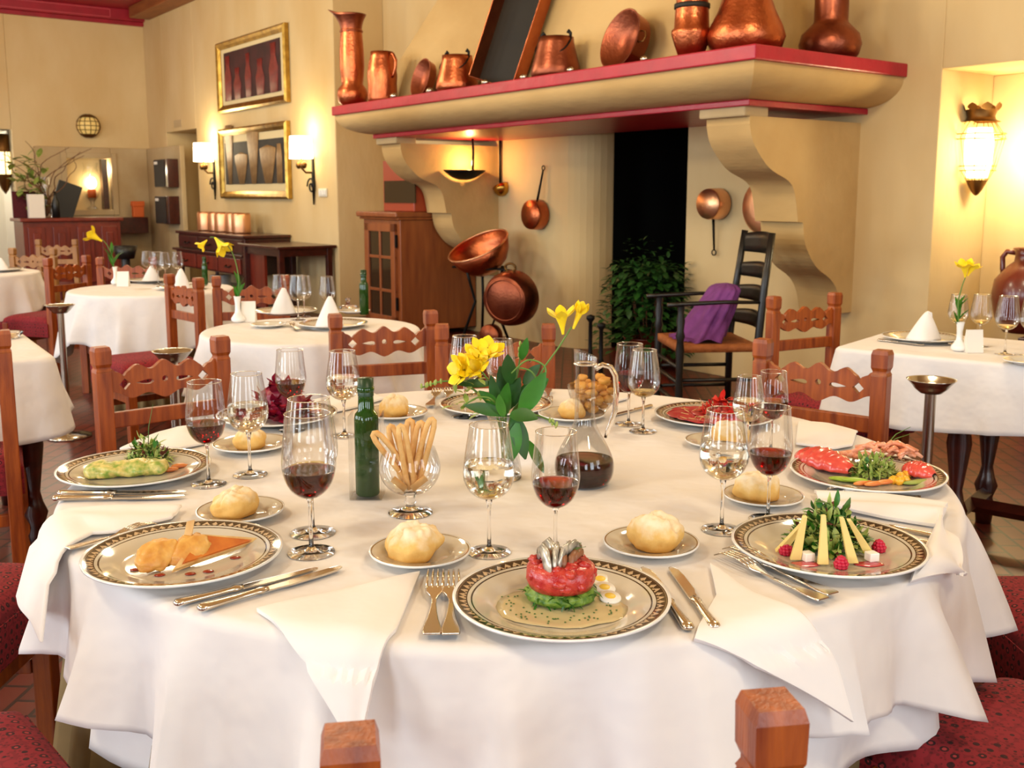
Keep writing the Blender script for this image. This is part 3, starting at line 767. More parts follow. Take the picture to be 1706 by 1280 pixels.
# credenza with drawers, copper pots on it
c0, c1 = on_front(292, 384, .2), on_front(404, 384, .2)
kx0, kx1, kz = c0.x, c1.x, c0.z
t = thing('credenza', 'dark carved credenza with drawers under the framed pictures', 'credenza', RM())
b = MB(); b.box(kx0, kx1, .20, YP - .01, kz - .035, kz); b.box(kx0 + .03, kx1 - .03, .23, YP - .01, kz - .22, kz - .035); b.build('body', M['wood_dark'], t, bevel=.006)
b = MB(); b.box(kx0 - .04, kx1 + .03, .16, YP - .01, kz - .25, kz - .22); b.box(kx0, kx1, .2, YP - .01, kz - .46, kz - .25); b.build('lower_case', M['wood_dark'], t, bevel=.006)
for r_, (z0, z1, y_) in enumerate(((kz - .205, kz - .055, .23), (kz - .44, kz - .27, .2))):
    for k in range(3):
        w = (kx1 - kx0 - .1) / 3; x0 = kx0 + .05 + k * w
        b = MB(); b.box(x0 + .02, x0 + w - .02, y_ - .018, y_, z0, z1); d_ = b.build('drawer', M['wood_bar'] if r_ else M['wood_dark'], t, bevel=.006)
        b = MB(); b.tube([(x0 + w * .4, y_ - .02, (z0 + z1) / 2), (x0 + w * .42, y_ - .045, (z0 + z1) / 2 - .02), (x0 + w * .58, y_ - .045, (z0 + z1) / 2 - .02), (x0 + w * .6, y_ - .02, (z0 + z1) / 2)], .008, 6); b.build('handle', M['iron'], d_)
for x in (kx0 + .06, kx1 - .08):
    for y in (.25, YP - .08):
        b = MB(); b.lathe([(.03, 0), (.035, .1), (.02, .13), (.035, .2), (.025, .3), (.035, kz - .46)], 12, c=(x, y, 0)); b.build('leg', M['wood_dark'], t)
b = MB(); b.box(kx0 + .03, kx1 - .04, .22, YP - .02, .16, .19); b.build('lower_shelf', M['wood_dark'], t)
for k in range(5):
    u = 348 + k * 14.5; p = on_front(u, 381, .48)
    b = MB(); b.lathe([(0, 0), (.11, 0), (.115, .02), (.115, .22), (.105, .245), (.10, .245), (.1, .2), (0, .2)], 24)
    tag(b.build('copper_canister', M['copper_bright'], None, RM(p.x, .45 + .03 * (k % 2), kz + .001)), 'shiny copper canister in the tight row on top of the dark credenza', 'canister', 'copper canisters on the credenza')
for k in range(7):
    b = MB(); b.lathe([(0, 0), (.08, 0), (.14, .014), (.14, .018), (0, .008)], 24); p = on_front(372, 455, .5)
    tag(b.build('plate', M['china_white'], None, RM(p.x - .1, .5, .62 * kz * 0 + kz - .455 - .12 * 0 - .0 + .0 if False else .19 + .019 * k + .002)), 'white plate in the stack on the open shelf under the credenza drawers', 'plate', 'plates stacked under the credenza')
# narrow side table by the corner of the picture wall
a0, a1 = on_front(424, 416, .12), on_front(484, 416, .12)
t = thing('side_table', 'plain dark side table between the credenza and the wall corner', 'table', RM())
sx0, sx1, szt = a0.x - .1, -6.36, .80
b = MB(); b.box(kx1 + .08, sx1, .10, YP - .01, szt - .03, szt); b.build('tabletop', M['wood_dark'], t, bevel=.006)
b = MB(); b.box(kx1 + .14, sx1 - .06, .16, YP - .03, szt - .11, szt - .03); b.build('apron', M['wood_dark'], t)
for x in (kx1 + .16, sx1 - .08):
    for y in (.17, YP - .07):
        b = MB(); b.box(x - .03, x + .03, y - .03, y + .03, 0, szt - .03); b.build('leg', M['wood_dark'], t, bevel=.004)
b = MB(); b.box(kx1 + .16, (kx1 + sx1) / 2, .20, .23, .1, szt - .11); b.build('front_panel', M['wood_bar'], t)
# two framed still-life pictures
def picture(label, u0, vt0, vb0, u1, vt1, vb1, pad, mats, paint):
    A, B, C_, D_ = on_front(u0, vt0, YP), on_front(u0, vb0, YP), on_front(u1, vt1, YP), on_front(u1, vb1, YP)
    x0, x1 = A.x, C_.x; z1 = (A.z + C_.z) / 2; z0 = (B.z + D_.z) / 2
    t = thing('framed_picture', label, 'picture', RM((x0 + x1) / 2, YP - .005, (z0 + z1) / 2))
    w, h = (x1 - x0) / 2, (z1 - z0) / 2
    b = MB(); f = .085
    for k, (g, y) in enumerate(((0, -.05), (.03, -.065), (.055, -.05))):
        pass
    pr = [(0, 0), (0, -.05), (.025, -.07), (.055, -.055), (.09, -.03), (.09, 0)]
    rings = [[(-w + o, y, -h + o), (w - o, y, -h + o), (w - o, y, h - o), (-w + o, y, h - o)] for o, y in pr]
    for R0, R1 in zip(rings, rings[1:]):
        for k in range(4):
            k2 = (k + 1) % 4; b.add([R0[k], R0[k2], R1[k2], R1[k]], [(0, 1, 2, 3)])
    b.build('frame', M['gilt'], t)
    b = MB(); b.box(-w + .05, w - .05, -.02, 0, -h + .05, h - .05); b.build('mount', M['mat_board'], t)
    px_, pz_ = w - .09 - pad[0], h - .09 - pad[1]
    b = MB(); b.box(-px_, px_, -.026, -.02, -pz_, pz_); c = b.build('canvas', mats[0], t)
    paint(c, px_, pz_, mats)
    return t
M['matt_black'] = pbr('matt_dark_panel', '#1c100e', .8)
M['mat_board'] = pbr('cream_mount', '#d8c79a', .7)
M['canvas_dark'] = pbr('dark_canvas', '#1d1a18', .7, var=(6, '#35302c', .2))
M['canvas_red'] = pbr('maroon_canvas', '#2a0e10', .7, var=(6, '#45181a', .2))
M['paint_tan'] = pbr('tan_paint', '#a8875a', .5, var=(12, '#7c5c38', .25))
M['paint_red'] = pbr('dull_red_paint', '#8a2f2a', .5, var=(12, '#5c1d1c', .25))
def relief(c, prof, x, z, m, squash=.25):
    b = MB(); b.lathe(prof, 18, sx=1, sy=.05); b.build('painted_vessel', m, c, Matrix.Translation((x, -.03, z)))
def paint_vases(c, w, h, mats):
    relief(c, [(0, 0), (.05, 0), (.10, .35), (.13, .6), (.11, .75), (.0, .75)], -w * .82, -h, mats[1])
    relief(c, [(0, 0), (.08, 0), (.20, .28), (.21, .36), (.0, .40)], -w * .40, -h, mats[1])
    relief(c, [(0, 0), (.07, 0), (.14, .35), (.19, .62), (.0, .66)], w * .02, -h, mats[1])
    relief(c, [(0, 0), (.10, 0), (.22, .30), (.24, .42), (.0, .46)], w * .50, -h, mats[1])
    relief(c, [(0, 0), (.08, 0), (.08, .32), (.05, .46), (.0, .46)], w * .86, -h, mats[1])
def paint_bottles(c, w, h, mats):
    for k, (x, hh, r) in enumerate(((-.85, .55, .12), (-.5, .38, .12), (-.1, .52, .10), (.32, .42, .13), (.78, .56, .13))):
        relief(c, [(0, 0), (r * .8, 0), (r, hh * .5), (r * .5, hh * .75), (r * .6, hh), (0, hh)], w * x, -h, mats[1])
picture('lower gilt-framed painting of pale tan vessels between the two lit sconces', 370, 215, 330, 484, 203, 332, (.05, .09), [M['canvas_dark'], M['paint_tan']], paint_vases)
picture('upper gilt-framed painting of dull red jars high on the plaster wall', 366, 72, 187, 481, 40, 175, (.10, .05), [M['canvas_red'], M['paint_red']], paint_bottles)
# wall sconces with white shades
def sconce(u, v, label):
    p = on_front(u, v, YP - .14)
    t = thing('wall_sconce', label, 'wall lamp', RM(p.x, YP - .003, p.z), 'shaded sconces beside the pictures')
    b = MB(); b.lathe([(.13, -.12), (.12, .12)], 24, c=(0, -.15, 0)); b.build('lamp_shade', emit('shade_glow', '#fff3d0', 7), t)
    b = MB(); b.tube([(0, -.15, -.10), (0, -.15, -.22), (0, -.10, -.27), (0, -.02, -.27)], .012, 8)
    for sx_ in (-.07, .07): b.blob((sx_, -.15, -.19), (.035, .03, .04), 8)
    b.build('arm', M['bronze'], t)
    b = MB(); b.tube([(0, -.015, -.1), (.01, -.015, -.4), (0, -.015, -.62)], [.016, .02, .008], 8)
    b.tube([(-.02 - .10 * (1 - k / 26) * math.cos(k * .42), -.03, -.42 + .10 * (1 - k / 26) * math.sin(k * .42)) for k in range(24)], .010, 6); b.build('scroll', M['iron'], t)
    q = room(p.x, YP - .30, p.z + .05); point('sconce_light', q, 13, (1, .80, .48), .08)
    q = room(p.x, YP - .16, p.z + .22); point('sconce_light', q, 7, (1, .80, .48), .05)
sconce(340, 254, 'white-shaded wall sconce beside the doorway recess')
sconce(503, 246, 'white-shaded wall sconce beside the chimney end of the wall')
p = on_front(539, 321, YP); b = MB(); b.box(-.10, .10, -.014, 0, -.045, .045)
t = tag(b.build('light_switch', M['plaster_white'], None, RM(p.x, YP, p.z), bevel=.004), 'small three-gang switch plate on the plaster beside the side table', 'switch')
for k in range(3): b = MB(); b.box(-.085 + k * .06, -.04 + k * .06, -.022, -.012, -.028, .028); b.build('rocker', M['china_white'], t, bevel=.003)
p = on_front(297, 206, YP); b = MB(); b.box(-.16, .16, -.01, 0, -.05, .05); t = tag(b.build('wall_vent', M['plaster_grey'], None, RM(p.x, YP, p.z)), 'small plaster-coloured vent above the doorway recess', 'vent')
# dark wall boxes on the raised lower wall
for (u, v, lab) in ((277, 289, 'dark maroon wall box hung higher beside the doorway recess'), (279, 350, 'dark maroon wall box hung lower just over the credenza')):
    p = on_front(u, v, YP - .15)
    t = thing('wall_box', lab, 'wall box', RM(p.x, YP - .072, p.z))
    b = MB(); b.box(-.28, .30, -.16, 0, -.20, .20); b.build('body', M['wood_dark'], t, bevel=.006)
    b = MB(); b.box(-.27, .20, -.168, -.16, -.19, .19); d_ = b.build('front_panel', M['matt_black'], t)
    b = MB(); b.box(-.24, -.10, -.173, -.168, .13, .17); b.build('card', M['paper'], d_)
# bar counter by the far wall
XB = XF + 1.25
e0, e1 = on_side(38, 364, XB), on_side(200, 362, XB)
by0, by1, bz = e0.y, e1.y, e1.z
t = thing('bar_counter', 'red mahogany bar counter with raised panels in the far corner', 'counter', RM())
b = MB(); b.box(XB - .6, XB - .02, by0, by1, 0, bz - .05); b.build('body', M['wood_bar'], t)
b = MB(); b.box(XB - .65, XB + .03, by0 - .04, by1 + .04, bz - .05, bz); b.build('worktop', M['wood_bar'], t, bevel=.012)
nP = 4
for k in range(nP):
    w = (by1 - by0) / nP; y0 = by0 + k * w + .05; y1 = by0 + (k + 1) * w - .05
    b = MB(); b.box(XB - .02, XB + .0, y0 - .05, y1 + .05, 0, bz - .05) if False else None
    b.box(XB - .02, XB + .012, y0, y1, .12, bz - .12); b.box(XB + .012, XB + .03, y0 + .06, y1 - .06, .2, bz - .2); b.build('panel', M['wood_bar'], t, bevel=.012)
sp0, sp1 = on_side(186, 362, XF + .45), on_side(245, 362, XF + .45)
b = MB(); b.box(XF + .12, XF + .50, sp0.y, sp1.y, sp1.z - .24, sp1.z); tag(b.build('wall_shelf', M['wood_dark'], None, RM(), bevel=.006), 'thick dark wooden wall shelf continuing the bar counter', 'shelf')
p = on_side(232, 362, XF + .4); b = MB(); b.box(-.05, .05, -.08, .08, 0, .16); b.box(-.06, .06, -.09, .09, .16, .24)
tag(b.build('candle_box', M['orange'], None, RM(XF + .35, p.y, sp1.z + .001), bevel=.01), 'small orange box standing on the dark wall shelf', 'box')
# small things on the bar: twig vase, white boxes, dark menu stand, bottles
def bar_pt(u): return on_side(u, 360, XB - .3).y
t = thing('twig_vase', 'slim glass vase of twisted brown twigs and green sprigs on the bar', 'vase', RM(XB - .3, bar_pt(78), bz + .001))
b = MB(); b.lathe([(0, 0), (.07, 0), (.075, .03), (.055, .3), (.06, .55)], 20); b.build('glass_body', M['glass'], t)
rnd = random.Random(11)
b = MB()
for k in range(11):
    a = rnd.uniform(0, 2 * PI); p = Vector((0, 0, .02)); d = Vector((math.cos(a) * .22, math.sin(a) * .30, 1)); pts = [p.copy()]; L = rnd.uniform(.9, 1.45)
    for i in range(16):
        d += Vector((rnd.uniform(-.55, .55), rnd.uniform(-.55, .55), rnd.uniform(-.05, .12))); d.z = max(d.z, .45); d.normalize(); p = p + d * L / 16
        if i < 5: p.x *= .7; p.y *= .7
        pts.append(p.copy())
    b.tube(pts, [.008 * (1 - i / 20) + .002 for i in range(17)], 5)
b.build('twigs', M['twig'], t)
b = MB()
for k in range(90):
    q = Vector((rnd.uniform(-.15, .15), rnd.uniform(-.55, -.02), rnd.uniform(.1, .85))); q.y *= (.3 + .7 * (q.z / .85))
    b.leaf(q, (rnd.uniform(-1, 1), rnd.uniform(-1, 1), rnd.uniform(-.3, .8)), .16, .09, 0, .2, seg=3)
b.build('sprigs', M['leaf_pale'], t)
def small_box(name, lab, cat, u, w, d, h, m, extra=0.0):
    b = MB(); b.box(-d / 2, d / 2, -w / 2, w / 2, 0, h); return tag(b.build(name, m, None, RM(XB - .12 + extra, bar_pt(u), bz + .001), bevel=.006), lab, cat)
small_box('white_carton', 'white carton standing on the bar beside the twig vase', 'carton', 56, .2, .12, .32, M['paper'])
small_box('menu_book', 'maroon menu book leaning behind the white carton on the bar', 'book', 45, .3, .05, .36, M['cushion_plain'], -.3)
b = MB(); b.box(-.02, .02, -.16, .16, 0, .5); tag(b.build('cash_screen', M['plastic_black'], None, RM(XB - .4, bar_pt(103), bz + .001) @ Matrix.Rotation(-.35, 4, 'X')), 'tilted black screen on the bar behind the twig vase', 'screen')
b = MB(); b.lathe([(0, 0), (.05, 0), (.05, .2), (.018, .28), (.018, .36), (0, .36)], 16); tag(b.build('wine_bottle', M['plastic_black'], None, RM(XB - .1, bar_pt(88), bz + .001)), 'dark bottle on the bar under the twisted twigs', 'bottle')
# lamp niche: mirror-like pass-through with a lit glass lamp
b = MB(); b.box(XF - .28, XF - .26, nl_ - .05, nr_ + .05, nz0, nz1); tag(b.build('wall_niche', M['plaster_white'], None, ROOM), kind='structure')
b = MB()
for y0, y1, z0, z1 in ((nl_ - .08, nl_, nz0 - .08, nz1 + .08), (nr_, nr_ + .08, nz0 - .08, nz1 + .08), (nl_, nr_, nz1, nz1 + .08), (nl_, nr_, nz0 - .08, nz0)): b.box(XF + .12, XF + .15, y0, y1, z0, z1)
tag(b.build('trim_3', M['plaster_grey'], None, ROOM, bevel=.008), kind='structure')
b = MB(); b.box(XF + .02, XF + .14, nr_ - .14, nr_ - .06, nz0 + .01, nz1 - .01); tag(b.build('window_9', M['wood_dark'], None, ROOM), kind='structure')
yc = (nl_ * .45 + nr_ * .55)
t = thing('hurricane_lamp', 'glowing glass hurricane lamp standing in the niche behind the bar', 'lamp', RM(XF + .06, yc, nz0 + .001))
b = MB(); b.lathe([(0, 0), (.09, 0), (.06, .04), (.025, .07), (.03, .12), (.09, .2), (.14, .34), (.13, .5), (.09, .62), (.11, .7)], 24); b.build('glass_body', M['glass'], t)
b = MB(); b.lathe([(0, .18), (.06, .18), (.06, .30), (0, .32)], 16); b.build('candle', M['orange'], t)
b = MB(); b.blob((0, 0, .40), (.07, .07, .09), 10); b.build('flame_bulb', emit('niche_glow', '#fff0c0', 20), t)
point('niche_light', room(XF + .05, yc + .3, nz0 + .6), 30, (1, .85, .6), .08)
# round caged wall lamp, and the lantern in the archway
p = on_side(147, 210, XF + .05)
t = thing('globe_wall_lamp', 'round caged bronze globe lamp high on the far wall', 'wall lamp', RM(XF + .005, p.y, p.z) @ Matrix.Scale(.78, 4))
b = MB(); b.blob((.06, 0, 0), (.15, .19, .20), 16); b.build('glass_globe', emit('globe_glow', '#c9a860', .55), t)
b = MB()
for z in (-.16, -.08, 0, .08, .16):
    r = math.sqrt(max(.0, .22 ** 2 - z * z)); b.tube([(.06 + r * math.cos(a) * .8, r * math.sin(a), z) for a in [-1.7 + 3.4 * k / 16 for k in range(17)]], .007, 6)
for k in range(7):
    a = -1.5 + .5 * k; b.tube([(.06 + .22 * math.cos(q) * math.cos(a) * .8, .22 * math.cos(q) * math.sin(a), .22 * math.sin(q)) for q in [-1.4 + 2.8 * i / 12 for i in range(13)]], .007, 6)
b.build('cage', M['bronze'], t)
for sg in (-1, 1):
    b = MB(); b.M = Matrix.Translation((.06, 0, 0)); b.lathe([(.15, sg * .16), (.10, sg * .2), (0, sg * .22)] if sg > 0 else [(0, -.22), (.10, -.2), (.15, -.16)], 20, sx=.85); b.build('cap', M['bronze'], t)
p = on_side(4, 272, XF - .3)
t = thing('passage_lantern', 'pointed bronze lantern on the white wall inside the far archway', 'wall lamp', RM(XF - .3, ARY - .08, p.z))
b = MB(); b.lathe([(.10, -.18), (.12, 0), (.10, .18)], 16); b.build('glass_shade', emit('passage_glow', '#ffe6a8', 2.0), t)
b = MB(); b.lathe([(.13, .16), (.12, .2), (.12, .4), (.08, .42), (0, .42)], 16); b.lathe([(0, -.45), (.05, -.38), (.12, -.2), (.13, -.16)], 16)
for k in range(8):
    a = 2 * PI * k / 8; b.tube([(.12 * math.cos(a), .12 * math.sin(a), -.18), (.13 * math.cos(a), .13 * math.sin(a), .18)], .008, 6)
b.build('frame', M['bronze'], t)
point('passage_light', room(XF - .5, ARY - .8, 1.9), 30, (1, .93, .82), .15)

# ================================================================== DINING CHAIRS
def back_outline(w, hc=.052):
    top = []; bot = []
    N = 40
    for i in range(N + 1):
        x = -w / 2 + w * i / N; q = abs(x) / (w / 2)
        zt = hc * (.72 + .28 * (1 - q)) + .010 * math.cos(q * 4 * PI) * (1 if q < .88 else 0) + (.010 if q > .92 else 0) - (.008 if .74 < q < .80 else 0)
        zb = -hc * (.50 + .36 * (1 - q) ** .7) - .008 * math.cos(q * 3.2 * PI)
        top.append((x, zt)); bot.append((x, zb))
    return bot + top[::-1]
def ngon(cx_, cz_, r, n, rot=0, sx=1): return [(cx_ + r * sx * math.cos(rot - 2 * PI * k / n), cz_ + r * math.sin(rot - 2 * PI * k / n)) for k in range(n)]
def tear(cx_, cz_, L, r, sgn):
    pts = []
    for k in range(16):
        a = 2 * PI * k / 16; rr = r * (1 - .5 * (1 - math.cos(a)) * .9)
        pts.append((cx_ + sgn * (math.cos(a) * L), cz_ + math.sin(a) * r * (.5 + .5 * math.cos(a)) ** .8))
    return pts if sgn < 0 else pts[::-1]
def make_chair(label, wood, fabric, wid=.365, H=.90, cat='chair', group=None):
    t = thing('dining_chair', label, cat, None, group)
    hw = wid / 2; pw = .023
    for s in (-1, 1):
        b = MB(); x = s * hw
        b.box(x - pw, x + pw, -pw, pw, 0, H - .072)
        # notched cap: collar then flared head with chamfered top
        def sq(r, z): return [(x - r, -r, z), (x + r, -r, z), (x + r, r, z), (x - r, r, z)]
        L_ = [sq(pw, H - .072), sq(pw * .84, H - .064), sq(pw * .84, H - .060), sq(pw * 1.02, H - .050), sq(pw * 1.05, H - .012), sq(pw * .90, H)]
        for A, B in zip(L_, L_[1:]):
            for k in range(4): b.add([A[k], A[(k + 1) % 4], B[(k + 1) % 4], B[k]], [(0, 1, 2, 3)])
        b.add(L_[-1], [(0, 1, 2, 3)])
        b.build('back_post', wood, t, bevel=.003)
    w = wid - 2 * pw + .006
    holes = [ngon(-w * .37, 0, .017, 4), ngon(w * .37, 0, .017, 4), ngon(0, .004, .009, 14), tear(-w * .19, 0, .028, .011, 1), tear(w * .19, 0, .028, .011, -1)]
    b = MB(); b.M = Matrix.Translation((0, 0, H - .116)); b.prism(back_outline(w), -.009, .009, 'xz', holes); b.build('carved_back_rail', wood, t, bevel=.0015)
    b = MB(); b.box(-w / 2, w / 2, -.010, .010, .655, .702); b.build('lower_back_rail', wood, t, bevel=.003)
    d = .40
    for s in (-1, 1):
        b = MB(); x = s * (hw + .015); b.box(x - pw, x + pw, d - pw, d + pw, 0, .43); b.build('front_leg', wood, t, bevel=.003)
        b = MB(); b.box(s * hw - .012, s * hw + .012, pw, d - pw, .20, .235); b.build('side_stretcher', wood, t, bevel=.002)
    b = MB(); b.box(-hw + pw, hw - pw, -.012, .012, .24, .28); b.build('rear_stretcher', wood, t, bevel=.002)
    b = MB(); b.box(-hw - .01, hw + .01, d - .012, d + .012, .27, .33); b.build('front_stretcher', wood, t, bevel=.002)
    b = MB(); b.box(-hw - .015, hw + .015, .02, d + .02, .385, .43); b.build('seat_frame', wood, t, bevel=.004)
    b = MB()
    def cu(u, v):
        x = -1 + 2 * u; y = -1 + 2 * v
        e = (1 - abs(x) ** 6) * (1 - abs(y) ** 6)
        return (x * (hw + .03), .015 + (y + 1) / 2 * (d + .035), .43 + .055 * max(0, e) ** .45)
    b.grid(cu, 20, 20)
    x0, x1, y0, y1 = -hw - .03, hw + .03, .015, d + .05
    b.add([(x0, y0, .435), (x1, y0, .435), (x1, y1, .435), (x0, y1, .435), (x0, y0, .34), (x1, y0, .34), (x1, y1, .34), (x0, y1, .34)], [(0, 4, 5, 1), (1, 5, 6, 2), (2, 6, 7, 3), (3, 7, 4, 0)])
    b.build('seat_cushion', fabric, t, solid=.004)
    return t
def chair_M(pl, pr, toward):
    """pl, pr: floor points under the two back posts; toward: a point the sitter faces"""
    pl, pr = Vector((pl[0], pl[1])), Vector((pr[0], pr[1])); mid = (pl + pr) / 2; ax = (pr - pl).normalized()
    f = Vector((-ax.y, ax.x)); 
    if f.dot(Vector(toward) - mid) < 0: f = -f
    ang = math.atan2(f.y, f.x) - PI / 2
    return TM(mid.x, mid.y, 0, ang)
base_chair = make_chair('carved red-wood dining chair at the far left of the round table, beyond the salmon plate' if False else 'carved reddish dining chair behind the green salad and omelette plate', M['wood'], M['seat_fabric'], group='carved dining chairs')
TC = Vector((-.005, 2.13)); TR = .868
base_chair.matrix_world = chair_M((-1.195, 2.933), (-.916, 3.162), TC)
def chair(label, pl, pr, toward): return dup(base_chair, chair_M(pl, pr, toward), label)
chair('carved reddish dining chair behind the lobster plate, in front of the rectangular table', (.776, 3.095), (1.05, 2.874), TC)
chair('carved reddish dining chair behind the yellow flowers, facing the round table', (-.242, 3.463), (.127, 3.463), TC)
chair('carved reddish dining chair tucked toward the second round table, nearest the glazed cabinet', (-.66, 3.766), (-.31, 3.886), (-.9, 4.5))
chair('carved reddish dining chair beside the black armchair, at the corner of the rectangular table', (1.155, 4.44), (1.45, 4.60), (2.2, 3.7))
chair('carved reddish dining chair in front of the tartare plate, only its post tops showing', (-.148, .775), (.243, .838), TC)
chair('reddish dining chair at the edge of the bare-looking side table, one post in view', (-1.992, 3.143), (-1.664, 3.303), (-2.6, 4.9))
chair('dining chair with patterned red seat beside the draped long napkin', (-1.53, 1.95), (-1.53, 2.31), TC)
chair('dining chair with patterned red seat below the double-cloth corner by the skirt', (-1.17, 1.35), (-.92, 1.07), TC)
chair('dining chair with patterned red seat under the tasselled napkin end', (1.47, 1.86), (1.47, 2.23), TC)
chair('dining chair with patterned red seat nearest the cheese salad, cut by the frame corner', (.855, 1.195), (1.15, 1.407), (.4, 2.25))
chair('carved dining chair with its side turned between the two small round tables', (-1.93, 5.72), (-1.66, 5.42), (-2.5, 6.4 - 1.2))
chair('carved dining chair on the far side of the second round table', (-1.60, 5.55), (-1.26, 5.62), (-.9, 4.5))
chair('carved dining chair on the far side of the third round table, by the bar', (-2.92, 7.25), (-2.56, 7.28), (-2.4, 6.4))
chair('dark-seated dining chair turned toward the far-left table', (-3.25, 7.15), (-3.12, 7.5), (-4.1, 7.8))
light_chair = make_chair('pale honey-wood dining chair behind the far-left round table', M['wood_light'], M['cushion_plain'])
light_chair.matrix_world = chair_M((-4.18, 8.55), (-3.80, 8.5), (-4.1, 7.8))
dup(light_chair, chair_M((-4.7, 10.2), (-4.36, 10.2), (-4.3, 9.0)), 'pale honey-wood dining chair farthest back, in front of the bar panels')
dup(base_chair, chair_M((-4.0, 6.55), (-3.66, 6.7), (-4.1, 7.8)), 'dining chair with dark red seat on the near side of the far-left table')
# black ladder-back armchair with rush seat
nb = Vector((1.43, 5.88)); fd = Vector((-.995, -.09)).normalized(); wd = Vector((-.09, .995)).normalized()
ang = math.atan2(fd.y, fd.x)
t = thing('ladderback_armchair', 'black ladder-back armchair with rush seat inside the fireplace', 'armchair', TM(nb.x + wd.x * .27, nb.y + wd.y * .27, 0, ang))
# local x = forward, local y = left (away from the near side)
for s in (-1, 1):
    b = MB(); b.tube([(0, s * .27, 0), (0, s * .27, .45), (-.03, s * .26, .8), (-.07, s * .25, 1.12)], [.02, .024, .022, .02], 12); b.build('back_post', M['black_wood'], t)
    b = MB(); b.lathe([(.02, 0), (.024, .2), (.02, .3), (.026, .44), (.02, .5), (.028, .53), (.02, .56), (.026, .62), (.018, .66), (.022, .70)], 14, c=(.46, s * .27, 0)); b.build('front_leg', M['black_wood'], t)
    b = MB(); b.tube([(-.03, s * .262, .72), (.2, s * .27, .725), (.46, s * .27, .715), (.54, s * .27, .71)], [.014, .017, .02, .018], 10, flat=.7); b.build('arm', M['black_wood'], t)
    for z in (.14, .27): b = MB(); b.cyl((0, s * .27, z), (.46, s * .27, z), .012, 8); b.build('side_stretcher', M['black_wood'], t)
for z in (.13, .25, .34): b = MB(); b.cyl((.46, -.27, z), (.46, .27, z), .013, 8); b.build('front_stretcher', M['black_wood'], t)
for z0, z1, x in ((.55, .63, -.01), (.70, .78, -.03), (.84, .92, -.045), (.99, 1.10, -.06)):
    b = MB()
    b.grid(lambda u, v: (x - .05 * math.sin(PI * u), -.25 + .5 * u, z0 + (z1 - z0) * v + (.02 * math.sin(PI * u) * v)), 14, 3); b.build('slat', M['black_wood'], t, solid=.014)
b = MB(); b.grid(lambda u, v: (.0 + .47 * u, -.275 + .55 * v, .455 - .014 * math.sin(PI * u) * math.sin(PI * v)), 12, 12); b.build('rush_seat', M['rush'], t, solid=.045)
# violet shawl draped over the armchair seat
am = t.matrix_world
b = MB()
def shw(u, v):
    g = 2 * PI * u; w = min(v, 1)
    cx_ = .27 - .16 * w; rx = .135 * (1 - .40 * w); ry = .20 * (1 - .25 * w); cap_ = 1 if w < .86 else math.sqrt(max(0, 1 - ((w - .86) / .14) ** 2))
    f = 1 + .10 * math.sin(7 * g + 3 * w) * (1 - .3 * w) + .05 * math.sin(13 * g - 4 * w) + .06 * mnoise.noise(Vector((3 * math.cos(g), 3 * math.sin(g), 4 * w)))
    return (cx_ + rx * f * cap_ * math.cos(g), .0 + ry * f * cap_ * math.sin(g), .484 + .33 * w + .012 * math.sin(5 * g) * (1 - w))
b.grid(shw, 72, 26, wrap=True)
for k in range(24):
    y = -.17 + .34 * k / 23; x = .31 + .08 * math.sqrt(max(0, 1 - (y / .2) ** 2)); b.tube([(x, y, .50), (x + .02, y, .487), (x + .05 + .01 * math.sin(k), y + .004 * math.cos(3 * k), .483)], [.004, .004, .002], 5)
tag(b.build('shawl', M['violet'], None, am), 'violet woollen shawl bunched on the black armchair', 'shawl')
# pedestal ash stands
def ash(u, v, lab):
    z = .742; p = ground(u, v, z)
    t = thing('ash_stand', lab, 'ash stand', TM(p.x, p.y, 0), 'steel pedestal ash stands')
    b = MB(); b.lathe([(0, z - .045), (.035, z - .045), (.052, z - .03), (.072, z - .002), (.078, z), (.074, z - .004), (.05, z - .03), (0, z - .035)], 28); b.build('bowl', M['steel'], t)
    b = MB(); b.lathe([(.018, .03), (.018, z - .04)], 16); b.build('post', M['steel'], t)
    b = MB(); b.lathe([(0, 0), (.12, 0), (.12, .012), (.05, .03), (.018, .035)], 28); b.build('base', M['steel'], t)
ash(1552, 632, 'steel pedestal ash stand in front of the rectangular table cloth')
ash(287, 584, 'steel pedestal ash stand behind the carved chair of the omelette plate')
ash(100, 508, 'steel pedestal ash stand between the two left-hand tables')
p = ground(208, 414, .72); t = thing('waste_stand', 'black pedestal bin standing at the end of the bar', 'bin', TM(p.x, p.y, 0))
b = MB(); b.lathe([(0, .60), (.10, .60), (.14, .75), (.12, .75), (0, .65)], 20); b.build('bowl', M['plastic_black'], t)
b = MB(); b.lathe([(.14, 0), (.14, .02), (.05, .04), (.05, .6)], 20); b.build('post', M['plastic_black'], t)
